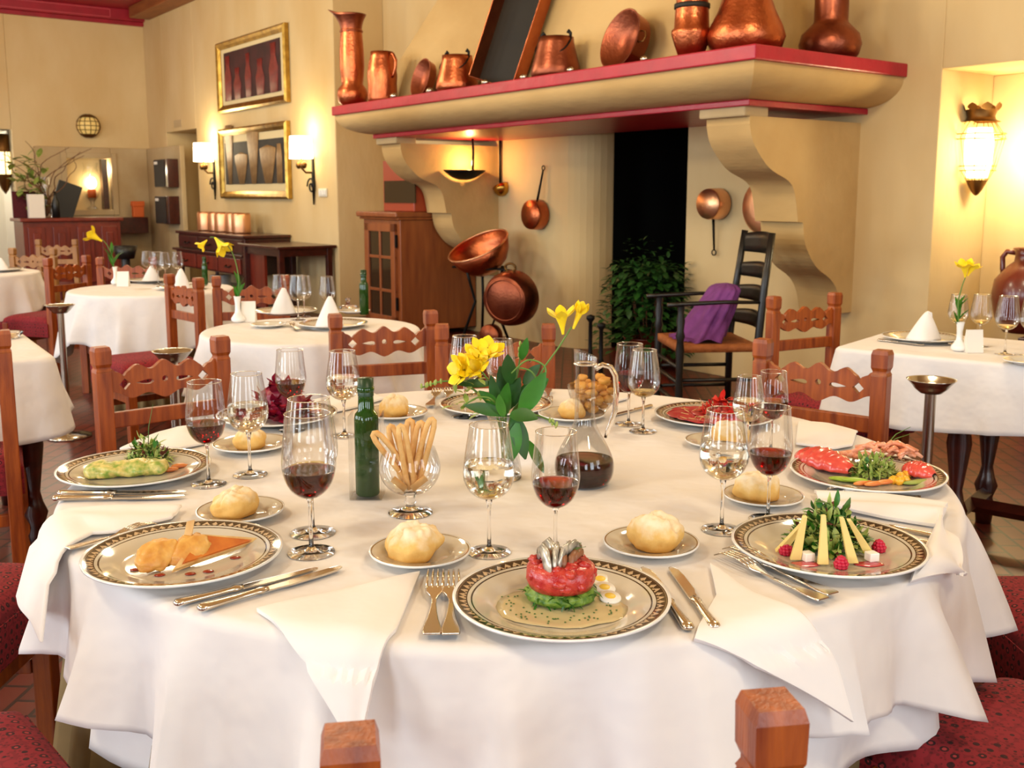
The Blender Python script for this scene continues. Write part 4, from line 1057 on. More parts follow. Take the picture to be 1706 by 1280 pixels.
# ================================================================== TABLES AND CLOTHS
TZ = .750
TC = Vector((-.005, 2.165)); TR = .915
def circle(c, r, n): return [Vector((c[0] + r * math.cos(2 * PI * k / n), c[1] + r * math.sin(2 * PI * k / n))) for k in range(n)]
def round_rect(c, ux, hx, hy, r, n=160):
    ux = Vector(ux).normalized(); uy = Vector((-ux.y, ux.x)); c = Vector(c); pts = []
    for (sx, sy, a0) in ((1, 1, 0), (-1, 1, PI / 2), (-1, -1, PI), (1, -1, 1.5 * PI)):
        for k in range(9):
            a = a0 + PI / 2 * k / 8
            pts.append(c + ux * (sx * (hx - r) + r * math.cos(a)) + uy * (sy * (hy - r) + r * math.sin(a)))
    out = []; N = len(pts); seg = [(pts[(i + 1) % N] - pts[i]).length for i in range(N)]; tot = sum(seg); acc = 0; i = 0
    for k in range(n):
        d = tot * k / n
        while acc + seg[i] < d: acc += seg[i]; i += 1
        out.append(pts[i].lerp(pts[(i + 1) % N], (d - acc) / seg[i]))
    return out
def cloth(outline, z, drop, flare, fold, nf, seed=0.0, top=True, rows=14, push=lambda t: 0.0):
    """fabric laid over an outline: drop(t) hanging length, flare and fold amplitude at the hem"""
    n = len(outline); c = sum(outline, Vector((0, 0))) / n
    nor = []
    for i in range(n):
        d = outline[(i + 1) % n] - outline[i - 1]; q = Vector((d.y, -d.x)).normalized()
        if q.dot(outline[i] - c) < 0: q = -q
        nor.append(q)
    b = MB(); rings = []
    def wav(t, v):
        a = 2 * PI * t
        q_ = nf * a + seed + .8 * math.sin(3 * a + seed); w = 1.25 - 2.5 * abs(math.sin(q_ / 2)) ** .8 + .45 * math.sin((nf * 1.7 // 1) * a + 2 * seed + .6 * v) + .3 * math.sin((nf // 2) * a - seed)
        return w
    if top:
        for k in (.0001, .25, .5, .75, .92): rings.append([(c.x + (p.x - c.x) * k, c.y + (p.y - c.y) * k, z) for p in outline])
    rr = .018
    for k in range(5):
        a = PI / 2 * k / 4
        rings.append([(p.x + q.x * rr * (math.sin(a) - 1) , p.y + q.y * rr * (math.sin(a) - 1), z - rr * (1 - math.cos(a))) for p, q in zip(outline, nor)])
    for j in range(1, rows + 1):
        v = j / rows; R = []
        for i, (p, q) in enumerate(zip(outline, nor)):
            t = i / n; D = drop(t); w = wav(t, v)
            o = flare * v + fold * (v ** .85) * (.5 + .5 * w) * min(1, D / .2) * (1 if push(t) < .01 else .3) - push(t) * min(1, v * 2.2)
            R.append((p.x + q.x * o, p.y + q.y * o, z - rr - (D - rr) * v))
        rings.append(R)
    fs = []
    for j in range(len(rings) - 1):
        for i in range(n):
            i2 = (i + 1) % n; fs.append((j * n + i, (j + 1) * n + i, (j + 1) * n + i2, j * n + i2))
    b.add([p for R in rings for p in R], fs, 0, True)
    return b
def table_body(name, label, outline, z, legs, m, ped=None, ang=0):
    c = sum(outline, Vector((0, 0))) / len(outline)
    t = thing(name, label, 'table', TM(c.x, c.y, 0), 'dining tables')
    b = MB(); b.prism([((p.x - c.x) * .965, (p.y - c.y) * .965) for p in outline], z - .035, z - .004, 'xy'); b.build('tabletop', m, t)
    if ped:
        b = MB(); b.lathe([(0, 0), (ped, 0), (ped, .03), (.08, .07), (.05, .2), (.05, z - .06), (.14, z - .035), (0, z - .035)], 28); b.build('pedestal', m, t)
    for p in legs:
        q = p - c
        b = MB(); b.lathe([(.0, 0), (.03, 0), (.038, .08), (.028, .11), (.045, .16), (.03, .20), (.022, .24), (.045, .42), (.03, .52), (.04, .56), (.03, .60), (.045, .63), (.045, z - .04), (0, z - .04)], 18, c=(q.x, q.y, 0)); b.build('leg', m, t)
    return t, c
G_ = 'white tablecloths'
# main round table
mc = circle(TC, TR - .012, 120); table_body('round_table', 'large round dining table laid for eight under the white cloths', mc, TZ, [], M['wood_dark'], .36)
def dm(t):
    a = 2 * PI * t
    return .212 + .040 * math.cos(4 * (a + .35)) + .012 * math.sin(9 * a + 1)
oc = circle(TC, TR, 300)
b = cloth(oc, TZ + .002, dm, .018, .066, 25, 1.3, rows=18); tag(b.build('tablecloth', M['linen'], solid=.0012), 'white linen cloth hanging in folds over the large round table', 'tablecloth', G_)
def back_side(t):
    d = 360 * t; return max(0, min(1, (d - 14) / 12, (166 - d) / 12))
def near_chair(t):
    d = 360 * t; return max(0, min(1, (18 - abs(d - 272)) / 5), min(1, (20 - abs(d - 319)) / 5))
ou = circle(TC, TR - .022, 240)
b = cloth(ou, TZ - .0015, lambda t: .30 + .04 * math.cos(8 * PI * t + 1) - .11 * back_side(t), .012, .036, 15, 4.1, top=False); tag(b.build('undercloth', M['linen'], solid=.0012), 'longer white undercloth below the big round cloth', 'tablecloth', G_)
os_ = circle(TC, TR - .045, 300)
b = cloth(os_, TZ - .02, lambda t: .715, .055, .05, 34, .4, top=False, rows=10, push=lambda t: .16 * back_side(t) + .05 * near_chair(t)); tag(b.build('table_skirt', M['skirt'], solid=.002), 'floor-length olive skirt around the large round table', 'table skirt')
# second and third round tables
def small_round(c, r, lab, labc, labs, base, amp, ph, skirt=True, nf=13):
    o = circle(c, r - .01, 60); table_body('round_table', lab, o, TZ, [], M['wood_dark'], .26)
    oo = circle(c, r, 200)
    b = cloth(oo, TZ + .002, lambda t: base + amp * math.cos(4 * (2 * PI * t - ph)), .05, .05, nf, ph * 3); tag(b.build('tablecloth', M['linen'], solid=.0012), labc, 'tablecloth', G_)
    if skirt:
        o2 = circle(c, r * .64, 160)
        b = cloth(o2, TZ - .01, lambda t: .725, .02, .035, 22, 1 + ph, top=False, rows=8); tag(b.build('table_skirt', M['skirt'], solid=.002), labs, 'table skirt')
C2 = Vector((-.88, 4.45)); small_round(C2, .475, 'second round table in front of the glazed cabinet', 'white cloth on the second round table near the glazed cabinet', 'olive skirt of the second round table', .34, .05, .9)
C3 = Vector((-2.27, 6.42)); small_round(C3, .50, 'third round table in front of the credenza', 'white cloth with pointed corner on the third round table', 'olive skirt of the third round table', .37, .09, -1.35)
C4 = Vector((-4.15, 7.75)); small_round(C4, .52, 'far-left round table in front of the pale chairs', 'white cloth on the far-left round table', 'olive skirt of the far-left round table', .30, .05, -.6)
# rectangular tables: at the right, and at the near left
u6 = Vector((.78, -.626)); v6 = Vector((.626, .78)); c6 = Vector((1.237, 3.91)); L6, W6 = 1.7, .68
cen = c6 + u6 * L6 / 2 + v6 * W6 / 2
o6 = round_rect(cen, u6, L6 / 2, W6 / 2, .05, 240)
legs6 = [cen + u6 * sx * (L6 / 2 - .46) + v6 * sy * (W6 / 2 - .12) for sx in (-1, 1) for sy in (-1, 1)]
t6, cc6 = table_body('rectangular_table', 'rectangular dining table with turned legs in front of the lit alcove', o6, TZ, legs6, M['wood_dark'])
b = MB()
for sx in (-1, 1):
    p, q = legs6[0 if sx < 0 else 2] - cc6, legs6[1 if sx < 0 else 3] - cc6; b.tube([(p.x, p.y, .13), (q.x, q.y, .13)], .03, 4, smooth=False)
p = (legs6[0] + legs6[1]) / 2 - cc6; q = (legs6[2] + legs6[3]) / 2 - cc6; b.tube([(p.x, p.y, .13), (q.x, q.y, .13)], .03, 4, smooth=False); b.build('stretcher', M['wood_dark'], t6)
b = cloth(o6, TZ + .002, lambda t: .255 + .02 * math.sin(8 * PI * t), .035, .022, 14, .7); tag(b.build('tablecloth', M['linen'], solid=.0012), 'white cloth on the rectangular table in front of the lit alcove', 'tablecloth', G_)
u5 = Vector((.55, -.835)).normalized(); v5 = Vector((-u5.y * -1, 0)); v5 = Vector((u5.y, -u5.x))
c5 = Vector((-1.648, 3.66)); L5, W5 = .95, .8
cen = c5 - u5 * L5 / 2 + v5 * W5 / 2
o5 = round_rect(cen, u5, L5 / 2, W5 / 2, .07, 200)
legs5 = [cen + u5 * sx * (L5 / 2 - .10) + v5 * sy * (W5 / 2 - .10) for sx in (-1, 1) for sy in (-1, 1)]
table_body('square_table', 'bare-topped table with dark turned legs at the left of the tiled floor', o5, TZ, legs5, M['wood_dark'])
b = cloth(o5, TZ + .002, lambda t: .26 + .035 * math.cos(8 * PI * t + .4), .05, .03, 9, 2.2); tag(b.build('tablecloth', M['linen'], solid=.0012), 'white cloth with drooping corner on the table with dark turned legs', 'tablecloth', G_)

# ================================================================== TABLEWARE BUILDERS
CZ = TZ + .0035      # top of the cloth
def at(u, v, z=CZ): return ground(u, v, z)
def fit_height(p, v_top):
    lo, hi = .02, .6
    for _ in range(40):
        m = (lo + hi) / 2
        if to_px((p.x, p.y, p.z + m))[1] > v_top: lo = m
        else: hi = m
    return lo
WH = .235
RED_P = [(.012, .395), (.075, .415), (.135, .47), (.172, .55), (.187, .63), (.185, .70), (.176, .80), (.165, .90), (.157, 1.0)]
WHT_P = [(.012, .42), (.085, .44), (.15, .49), (.188, .56), (.197, .62), (.192, .70), (.176, .82), (.160, .92), (.147, 1.0)]
def smooth_prof(P, n=5):
    out = []
    for i in range(len(P) - 1):
        p0 = P[max(i - 1, 0)]; p1 = P[i]; p2 = P[i + 1]; p3 = P[min(i + 2, len(P) - 1)]
        for k in range(n):
            t = k / n
            out.append(tuple(.5 * ((2 * p1[j]) + (-p0[j] + p2[j]) * t + (2 * p0[j] - 5 * p1[j] + 4 * p2[j] - p3[j]) * t * t + (-p0[j] + 3 * p1[j] - 3 * p2[j] + p3[j]) * t ** 3) for j in (0, 1)))
    out.append(P[-1]); return out
def interp_r(P, z):
    for a, b in zip(P, P[1:]):
        if a[1] <= z <= b[1]: return a[0] + (b[0] - a[0]) * (z - a[1]) / (b[1] - a[1])
    return P[-1][0]
def make_glass(label, prof, level=None, liquid=None, lname=None, group='stemmed glasses'):
    h = WH; P = smooth_prof(prof); t = thing('wine_glass', label, 'glass', None, group)
    b = MB(); b.lathe([(r * h, z * h) for r, z in P], 40); b.build('bowl', M['glass'], t)
    b = MB(); b.tube(rim_pts(P[-1][0] * h, P[-1][1] * h, 40), .0008, 5); b.build('rim', M['glass_solid'], t)
    b = MB(); b.lathe([(0, 0), (.164 * h, 0), (.164 * h, .0014), (.10 * h, .010 * h), (.035 * h, .026 * h), (.016 * h, .06 * h), (.0135 * h, .2 * h), (.0135 * h, .33 * h), (.018 * h, .375 * h), (.028 * h, prof[0][1] * h + .006 * h), (0, prof[0][1] * h + .008 * h)], 32); b.build('stem_and_foot', M['glass_solid'], t)
    if level:
        lp = [(max(0, r - .004) * h, (z + .004) * h) for r, z in P if z < level]; rl = (interp_r(P, level) - .004) * h
        b = MB(); b.lathe([(0, lp[0][1] + .001)] + lp + [(rl, level * h)], 40); b.lathe([(rl, level * h), (0, level * h)], 40); b.build(lname, liquid, t)
    return t
PROTO = {}
def wineglass(kind, u, v, v_top, label, pos=None, scale=None):
    p = at(u, v) if pos is None else Vector(pos)
    s = (fit_height(p, v_top) / WH) if scale is None else scale
    m = Matrix.Translation(p) @ Matrix.Scale(s, 4)
    if kind not in PROTO:
        PROTO[kind] = {'red': lambda: make_glass(label, RED_P, .60, M['wine'], 'red_wine'),
                       'white': lambda: make_glass(label, WHT_P, .70, M['water'], 'water'),
                       'low': lambda: make_glass(label, WHT_P, .50, M['white_wine'], 'white_wine'),
                       'half': lambda: make_glass(label, RED_P, .64, M['wine'], 'red_wine'),
                       'empty': lambda: make_glass(label, WHT_P)}[kind]()
        PROTO[kind].matrix_world = m; return PROTO[kind]
    return dup(PROTO[kind], m, label)
M['white_wine'] = pbr('white_wine', '#f3e3a8', .0, trans=1, ior=1.33)
# ---------- plates
def plate_profile(R, H, well): return [(0, .004), (well * .9, .004), (well, .006), (well * 1.08, .011), (R * .97, H), (R, H + .0005), (R * .995, H - .003), (well * 1.1, .006), (well * .95, 0), (0, 0)]
def make_plate(label):
    t = MB(); t.lathe(plate_profile(.155, .021, .098), 96)
    return tag(t.build('dinner_plate', M['plate']), label, 'plate', 'banded dinner plates')
def make_side(label):
    t = MB(); t.lathe(plate_profile(.08, .016, .048), 64)
    return tag(t.build('bread_plate', M['side_plate']), label, 'plate', 'small bread plates')
def box_centre(u0, u1, v0, v1, z):
    a = ground((u0 + u1) / 2, v0, z); b = ground((u0 + u1) / 2, v1, z); l = ground(u0, (v0 + v1) / 2, z); r = ground(u1, (v0 + v1) / 2, z)
    return Vector(((l.x + r.x) / 2, (a.y + b.y) / 2, CZ)), ((r.x - l.x) + (a.y - b.y)) / 2
PL = {}; _pp = [None]; _sp = [None]
def plate(key, box, label, rot=0, fit=False):
    c, d = box_centre(*box, TZ + .024)
    m = Matrix.Translation(c) @ Matrix.Rotation(rot, 4, 'Z')
    if _pp[0] is None: _pp[0] = make_plate(label); _pp[0].matrix_world = m
    else: dup(_pp[0], m, label)
    PL[key] = c; return c
def side(key, box, label):
    c, d = box_centre(*box, TZ + .018); m = Matrix.Translation(c) @ Matrix.Scale(max(.85, min(1.1, d / .16)), 4)
    if _sp[0] is None: _sp[0] = make_side(label); _sp[0].matrix_world = m
    else: dup(_sp[0], m, label)
    PL[key] = c; return c
plate('tartare', (761, 1111, 930, 1065), 'banded dinner plate holding the red tartare tower')
plate('fruit', (135, 468, 866, 980), 'banded dinner plate with golden slices and toast triangle', .4)
plate('omelette', (96, 347, 748, 809), 'banded dinner plate with the green-flecked roll and frisee', .9)
plate('cheese', (1227, 1540, 857, 960), 'banded dinner plate with cheese sticks and raspberries', 1.3)
plate('lobster', (1323, 1574, 752, 821), 'banded dinner plate heaped with lobster and salad', 1.7)
plate('carpaccio', (1080, 1303, 667, 713), 'banded dinner plate covered with red carpaccio', 2.2)
plate('radicchio', (368, 553, 666, 712), 'banded dinner plate with the dark red radicchio heap', .2)
plate('empty', (742, 910, 652, 692), 'banded dinner plate at the far edge behind the flower vase', .2)
side('b1', (623, 776, 886, 950), 'bread plate beside the two forks of the tartare setting')
side('b2', (1012, 1158, 874, 932), 'bread plate beyond the tartare knives')
side('b3', (331, 468, 826, 872), 'bread plate between the golden-slice plate and the full red glass')
side('b4', (363, 473, 722, 757), 'bread plate under the water glass by the omelette plate')
side('b5', (1211, 1333, 803, 845), 'bread plate behind the stems of the two glasses by the cheese salad')
side('b6', (618, 697, 672, 702), 'bread plate behind the green oil bottle')
side('b7', (1144, 1250, 720, 747), 'bread plate next to the carpaccio plate')
side('b8', (905, 1000, 676, 704), 'bread plate just behind the decanter neck')
# ---------- bread rolls
def crust():
    m, nt, b = newmat('floury_bread_crust'); tc = nt.nodes.new('ShaderNodeTexCoord'); sx = nt.nodes.new('ShaderNodeSeparateXYZ'); lk(nt, tc.outputs['Object'], sx.inputs[0])
    n = nt.nodes.new('ShaderNodeTexNoise'); n.inputs['Scale'].default_value = 55; n.inputs['Detail'].default_value = 6; lk(nt, tc.outputs['Object'], n.inputs['Vector'])
    k = math_node(nt, 'ADD', math_node(nt, 'MULTIPLY', sx.outputs[2], 13.0), math_node(nt, 'MULTIPLY', n.outputs['Fac'], .55))
    r = nt.nodes.new('ShaderNodeValToRGB'); e = r.color_ramp.elements
    e[0].position = .30; e[0].color = (*srgb('#cf953f'), 1); e[1].position = .92; e[1].color = (*srgb('#f0dfbd'), 1)
    x = e.new(.62); x.color = (*srgb('#e0b668'), 1)
    lk(nt, k, r.inputs[0]); lk(nt, r.outputs[0], b.inputs['Base Color']); b.inputs['Roughness'].default_value = .8
    bp = nt.nodes.new('ShaderNodeBump'); bp.inputs['Strength'].default_value = .5; bp.inputs['Distance'].default_value = .004; lk(nt, n.outputs['Fac'], bp.inputs['Height']); lk(nt, bp.outputs[0], b.inputs['Normal'])
    return m
M['crust'] = crust()
def roll(key, du, label, w=.047, h=.034, seed=1.0):
    c = PL[key]
    b = MB(); b.blob((0, 0, h * .62), (w, w * .86, h), 30, 0, .20, 1.5, seed, flat_bottom=-h * .6)
    for q in range(len(b.v)):
        x, y, z = b.v[q]; top_ = max(0, z / h - .5)
        k_ = 1 + .10 * top_ * mnoise.noise(Vector((x * 95, y * 95, z * 60 + seed))) - (.09 if abs(y + .25 * x + .008 * mnoise.noise(Vector((x * 60, seed, 0)))) < .0035 and z > h * .9 else 0)
        b.v[q] = (x * k_, y * k_, z * k_)
    tag(b.build('bread_roll', M['crust'], None, TM(c.x + du, c.y, c.z + .0045, seed)), label, 'bread', 'round bread rolls')
roll('b1', -.010, 'lumpy floury roll on the bread plate beside the two forks', .050, .034, 1.2)
roll('b2', .006, 'smooth round roll on the bread plate beyond the tartare knives', .045, .036, 2.7)
roll('b3', -.008, 'oval golden roll on the bread plate by the golden-slice plate', .047, .030, 4.4)
roll('b4', -.002, 'round roll seen through the stem of the water glass by the omelette', .042, .030, 5.1)
roll('b5', -.012, 'round roll behind the stems of the glasses by the cheese salad', .046, .034, 6.3)
roll('b6', -.003, 'pale roll just behind the green oil bottle', .046, .034, 7.9)
roll('b7', .03, 'roll seen through the water glass next to the carpaccio', .046, .034, 8.8)
roll('b8', .0, 'small golden roll just behind the decanter neck', .036, .030, 9.6)
# ---------- glasses on the big table
wineglass('red', 519, 921, 689, 'red wine glass standing between the golden-slice plate and the breadsticks')
wineglass('red', 348, 807, 636, 'red wine glass beside the omelette plate')
wineglass('red', 487, 717, 583, 'red wine glass in front of the radicchio plate')
wineglass('red', 925, 928, 719, 'red wine glass directly behind the tartare')
wineglass('red', 1279, 866, 678, 'red wine glass touching the rim of the cheese salad plate')
wineglass('half', 1047, 707, 573, 'fuller red wine glass behind the decanter handle')
wineglass('half', 1284, 752, 619, 'red wine glass hidden behind the pair by the cheese salad')
wineglass('white', 815, 920, 708, 'water glass in front of the flower vase')
wineglass('white', 417, 791, 623, 'water glass beside the omelette plate, over a bread roll')
wineglass('white', 574, 726, 585, 'water glass behind the green oil bottle')
wineglass('white', 1202, 883, 683, 'water glass between the tartare bread plate and the cheese salad')
wineglass('white', 1244, 757, 627, 'water glass hidden behind the pair by the cheese salad')
wineglass('low', 1071, 719, 583, 'nearly empty white wine glass behind the decanter handle')
wineglass('low', 521, 888, 664, 'nearly empty glass exactly behind the large red wine glass')
wineglass('empty', 775, 694, 560, 'empty glass behind the yellow freesias, closer to the oil bottle')
wineglass('empty', 835, 690, 566, 'empty glass behind the dark leaves of the bouquet')
# ---------- decanter
p = at(973, 806); t = thing('wine_decanter', 'glass decanter of red wine with looped handle and slanted spout', 'decanter', Matrix.Translation(p))
k = fit_height(p, 606) / .245
DP = [(.0, .0), (.040, .0), (.055, .012), (.060, .035), (.057, .055), (.046, .08), (.030, .108), (.0215, .13), (.0200, .16), (.0195, .20), (.0200, .245)]
DP = smooth_prof([(r * k, z * k) for r, z in DP]); b = MB(); b.lathe(DP, 44); b.build('body', M['glass'], t)
b = MB()
def dsp(u, v):
    a = 2 * PI * u; r = (.0205 + .002 * v) * k; zt = .245 + v * (.012 + .017 * (.5 - .5 * math.cos(a)))
    return (r * math.cos(a) + v * .0 , r * math.sin(a), zt * k)
b.grid(dsp, 32, 5, wrap=True); b.build('spout', M['glass'], t, solid=.002)
b = MB(); b.tube(rim_pts(.0215 * k, .245 * k, 32), .0022, 8); b.build('collar', M['glass_solid'], t)
b = MB(); b.tube([Vector(q) * k for q in ((.020, 0, .235), (.034, 0, .243), (.050, 0, .238), (.060, 0, .22), (.0625, 0, .19), (.060, 0, .15), (.052, 0, .125), (.046, 0, .11), (.042, 0, .095))], [.0055] * 6 + [.005, .0045, .004], 12); b.build('handle', M['glass_solid'], t)
lv = .052 * k; lp = [(max(0, r - .0012), z + .0012) for r, z in DP if z < lv - .002]; rl = interp_r([(r, z) for r, z in DP[4:]], lv) - .0012
b = MB(); b.lathe(lp + [(rl, lv)], 44); b.lathe([(rl, lv), (0, lv)], 44); b.build('red_wine', M['wine'], t)
# ---------- oil bottle in its clear holder
p = at(613, 826); k = fit_height(p, 633) / .24
t = thing('oil_bottle', 'square-shouldered green glass oil bottle beside the breadsticks', 'bottle', Matrix.Translation(p + Vector((0, 0, .003))))
b = MB(); b.lathe([(r * k, z * k) for r, z in ((0, 0), (.022, 0), (.0245, .004), (.0245, .158), (.0225, .168), (.0165, .175), (.0155, .20), (.0155, .212), (.0175, .214), (.0175, .222), (.0155, .224), (.0155, .24), (.0, .24))], 36); b.build('body', M['glass_green'], t)
b = MB(); b.lathe([(r * k, z * k) for r, z in ((.0162, .205), (.0162, .2405), (0, .2415))], 28); b.build('cap', pbr('dark_green_cap', '#16351a', .35), t)
t2 = thing('bottle_holder', 'clear acrylic box holding the green oil bottle upright', 'holder', Matrix.Translation(p))
hw = .031; hh = .165
b = MB(); b.box(-hw, hw, -hw, hw, 0, .0025); b.build('base', M['acrylic'], t2)
for (x0, x1, y0, y1) in ((-hw, hw, -hw, -hw + .002), (-hw, hw, hw - .002, hw), (-hw, -hw + .002, -hw, hw), (hw - .002, hw, -hw, hw)):
    b = MB(); b.box(x0, x1, y0, y1, .0025, hh); b.build('side_panel', M['acrylic'], t2)
# ---------- snifter of breadsticks
p = at(684, 854); k = fit_height(p, 747) / .125
t = thing('snifter_glass', 'short-stemmed snifter glass full of breadsticks', 'glass', Matrix.Translation(p))
SP_ = smooth_prof([(.008, .037), (.030, .042), (.048, .058), (.0575, .082), (.055, .105), (.048, .125)])
b = MB(); b.lathe([(r * k, z * k) for r, z in SP_], 44); b.build('bowl', M['glass'], t)
b = MB(); b.lathe([(r * k, z * k) for r, z in ((0, 0), (.042, 0), (.042, .002), (.025, .006), (.010, .012), (.008, .017), (.0115, .021), (.008, .026), (.0105, .034), (.012, .039), (0, .041))], 36); b.build('stem_and_foot', M['glass_solid'], t)
M['breadstick'] = pbr('baked_breadstick', '#d29a52', .65, var=(60, '#e6bd7c', .25), bump=(90, .3, .003))
def stick(x0, y0, x1, y1, z0, z1, wd, label, r=.0054):
    wd *= 1.2
    a = Vector((x0, y0, z0)); e = Vector((x1, y1, z1)); d = (e - a).normalized(); sd = d.cross(Vector((0, 1, 0))).normalized() * wd
    pts = [a + sd * .5] + [a.lerp(e, i / 6) + sd for i in range(1, 6)] + [e + sd * .9]
    pts += [e + d * .012 + sd * .5, e + d * .014 - sd * .0, e + d * .012 - sd * .5, e - sd * .9]
    pts += [a.lerp(e, 1 - i / 6) - sd for i in range(1, 6)] + [a - sd * .5]
    b = MB(); b.tube([q * k for q in pts], r * k, 8); return tag(b.build('breadstick', M['breadstick'], None, Matrix.Translation(p)), label, 'breadstick', 'breadsticks in the snifter')
lab = 'golden hairpin breadstick fanned out in the snifter glass'
for a in ((.014, -.006, -.056, -.012, .052, .146, .0068), (.004, -.012, -.012, -.016, .050, .158, .0056), (-.004, .006, .000, .012, .055, .162, .0062),
          (.004, .008, .020, .004, .052, .160, .0060), (.008, -.008, .040, -.004, .054, .168, .0060), (-.01, .012, -.034, .018, .056, .150, .0056)): stick(*a, lab)
for a in ((-.030, -.022, -.006, -.022, .072, .052, .0), (.032, -.022, .006, -.026, .074, .054, .0)):
    b = MB(); b.tube([Vector((a[0], a[1], a[4])) * k, Vector((a[2], a[3], a[5])) * k], .0065 * k, 10); tag(b.build('breadstick', M['breadstick'], None, Matrix.Translation(p)), 'short stubby breadstick low in the snifter bowl', 'breadstick', 'breadsticks in the snifter')
# ---------- glass bowl of golden crisps behind the decanter
p = at(986, 694); t = thing('glass_bowl', 'glass bowl of golden crisps partly hidden by the decanter', 'bowl', Matrix.Translation(p))
b = MB(); b.lathe([(.02, 0), (.03, .004), (.05, .03), (.062, .06), (.066, .085)], 36); b.build('body', M['glass'], t)
M['crisp'] = pbr('golden_crisp', '#e2a94e', .6, var=(30, '#c98a34', .25))
b = MB(); rnd = random.Random(5)
for i in range(46):
    a = rnd.uniform(0, 2 * PI); r = .052 * math.sqrt(rnd.random()); z = .02 + .08 * rnd.random()
    r = min(r, .02 + .5 * z); b.blob((r * math.cos(a), r * math.sin(a), z), (rnd.uniform(.010, .018), rnd.uniform(.010, .018), rnd.uniform(.006, .012)), 6, 0, .4, 2, i)
tag(b.build('crisps', M['crisp'], None, Matrix.Translation(p + Vector((0, 0, .004)))), 'golden crisps heaped in the glass bowl behind the decanter', 'crisps', kind='stuff')
# ---------- cutlery
def knife_mesh():
    t = thing('table_knife', '', 'knife')
    b = MB(); pts = []; rad = []
    for y, r in ((0, .004), (.004, .0085), (.012, .0088), (.03, .0075), (.06, .0062), (.085, .0062), (.092, .0085), (.098, .006), (.104, .006)): pts.append((0, y, .0055)); rad.append(r)
    b.tube(pts, rad, 12, flat=.6); b.build('handle', M['silver'], t)
    b = MB(); o = [(-.0055, .103), (.006, .103), (.0065, .12), (.0095, .135), (.0095, .19), (.007, .215), (.0, .228), (-.005, .224), (-.0065, .21), (-.0065, .115)]
    b.prism(o, .004, .0058, 'xy'); b.build('blade', M['silver'], t, bevel=.0006); return t
def fork_mesh():
    t = thing('table_fork', '', 'fork')
    def zc(y): return .004 + .010 * max(0, (y - .10) / .06) ** 1 * (1 if y < .16 else max(0, 1 - (y - .16) / .07)) if y > .10 else .004 + .003 * (1 - y / .10)
    b = MB(); L_ = []
    for y, w in ((0, .0105), (.006, .0118), (.02, .0115), (.045, .0075), (.07, .005), (.095, .0034), (.108, .0034), (.116, .006), (.126, .0115), (.138, .0122)): L_.append((y, w))
    vs = []; fs = []
    for y, w in L_: z = zc(y); vs += [(-w, y, z), (w, y, z), (w * .9, y, z + .0026), (-w * .9, y, z + .0026)]
    for i in range(len(L_) - 1):
        for q in range(4): q2 = (q + 1) % 4; fs.append((i * 4 + q, i * 4 + q2, i * 4 + 4 + q2, i * 4 + 4 + q))
    fs.append((3, 2, 1, 0)); e = (len(L_) - 1) * 4; fs.append((e, e + 1, e + 2, e + 3)); b.add(vs, fs); b.build('handle', M['silver'], t, bevel=.0008)
    b = MB()
    for x in (-.0103, -.0034, .0034, .0103):
        b.tube([(x, .134, zc(.134) + .0013), (x, .165, zc(.165) + .0013), (x * .98, .195, zc(.195) + .001), (x * .95, .212, .0045)], [.0020, .0018, .0015, .0009], 6)
    b.build('tines', M['silver'], t); return t
KN = [None]; FK = [None]
def cutlery(kind, pe, pt, label, z=CZ + .0005, grp=None):
    """laid from handle end pe towards tip pt (picture points on the cloth)"""
    a, e = at(*pe, z), at(*pt, z); d = Vector((e.x - a.x, e.y - a.y)); full = .228 if kind == 'knife' else .212
    s = max(.8, min(1.2, d.length / full)); ang = math.atan2(d.y, d.x) - PI / 2
    m = TM(a.x, a.y, z, ang) @ Matrix.Scale(s, 4)
    store = KN if kind == 'knife' else FK
    if store[0] is None:
        store[0] = knife_mesh() if kind == 'knife' else fork_mesh(); o = store[0]; o.matrix_world = m; o['label'] = label; o['group'] = 'table knives' if kind == 'knife' else 'table forks'; return o
    return dup(store[0], m, label)
cutlery('knife', (1148, 1054), (1072, 950), 'knife lying right against the tartare plate rim')
cutlery('knife', (1192, 1052), (1118, 950), 'knife between the tartare knife and the folded napkin')
cutlery('fork', (719, 1068), (727, 957), 'silver fork farther from the tartare plate')
cutlery('fork', (751, 1068), (752, 957), 'silver fork closest to the tartare plate')
cutlery('knife', (290, 1012), (530, 952), 'knife nearest the golden-slice plate rim')
cutlery('knife', (330, 1021), (570, 950), 'dark-bladed knife lower in front of the golden-slice plate')
cutlery('knife', (88, 835), (308, 831), 'knife lying lower in front of the omelette plate')
cutlery('knife', (96, 826), (310, 824), 'knife touching the shadow of the omelette plate')
cutlery('fork', (112, 920), (205, 893), 'fork peeking out from under the draped napkin at the golden-slice plate')
cutlery('fork', (1372, 1008), (1198, 928), 'fork lying lower before the cheese salad plate')
cutlery('fork', (1388, 999), (1212, 918), 'fork next to the rim of the cheese salad plate')
cutlery('knife', (1562, 897), (1440, 872), 'gilt-lit knife half under the cheese salad plate, upper one')
cutlery('knife', (1574, 914), (1452, 888), 'gilt-lit knife half under the cheese salad plate, lower one')
cutlery('fork', (1534, 834), (1378, 818), 'fork just below the lobster plate')
cutlery('fork', (1551, 843), (1395, 825), 'fork on the napkin edge below the lobster plate')
cutlery('knife', (1086, 678), (1030, 692), 'dark knife beside the carpaccio plate')
cutlery('fork', (716, 681), (733, 650), 'fork with broad handle end behind the oil bottle')
cutlery('fork', (740, 679), (752, 649), 'fork with broad handle end by the flower buds')
cutlery('fork', (896, 652), (897, 677), 'fork pointing forward at the far edge beside the flowers')
cutlery('fork', (913, 652), (914, 677), 'fork pointing forward at the far edge, next to the small roll')
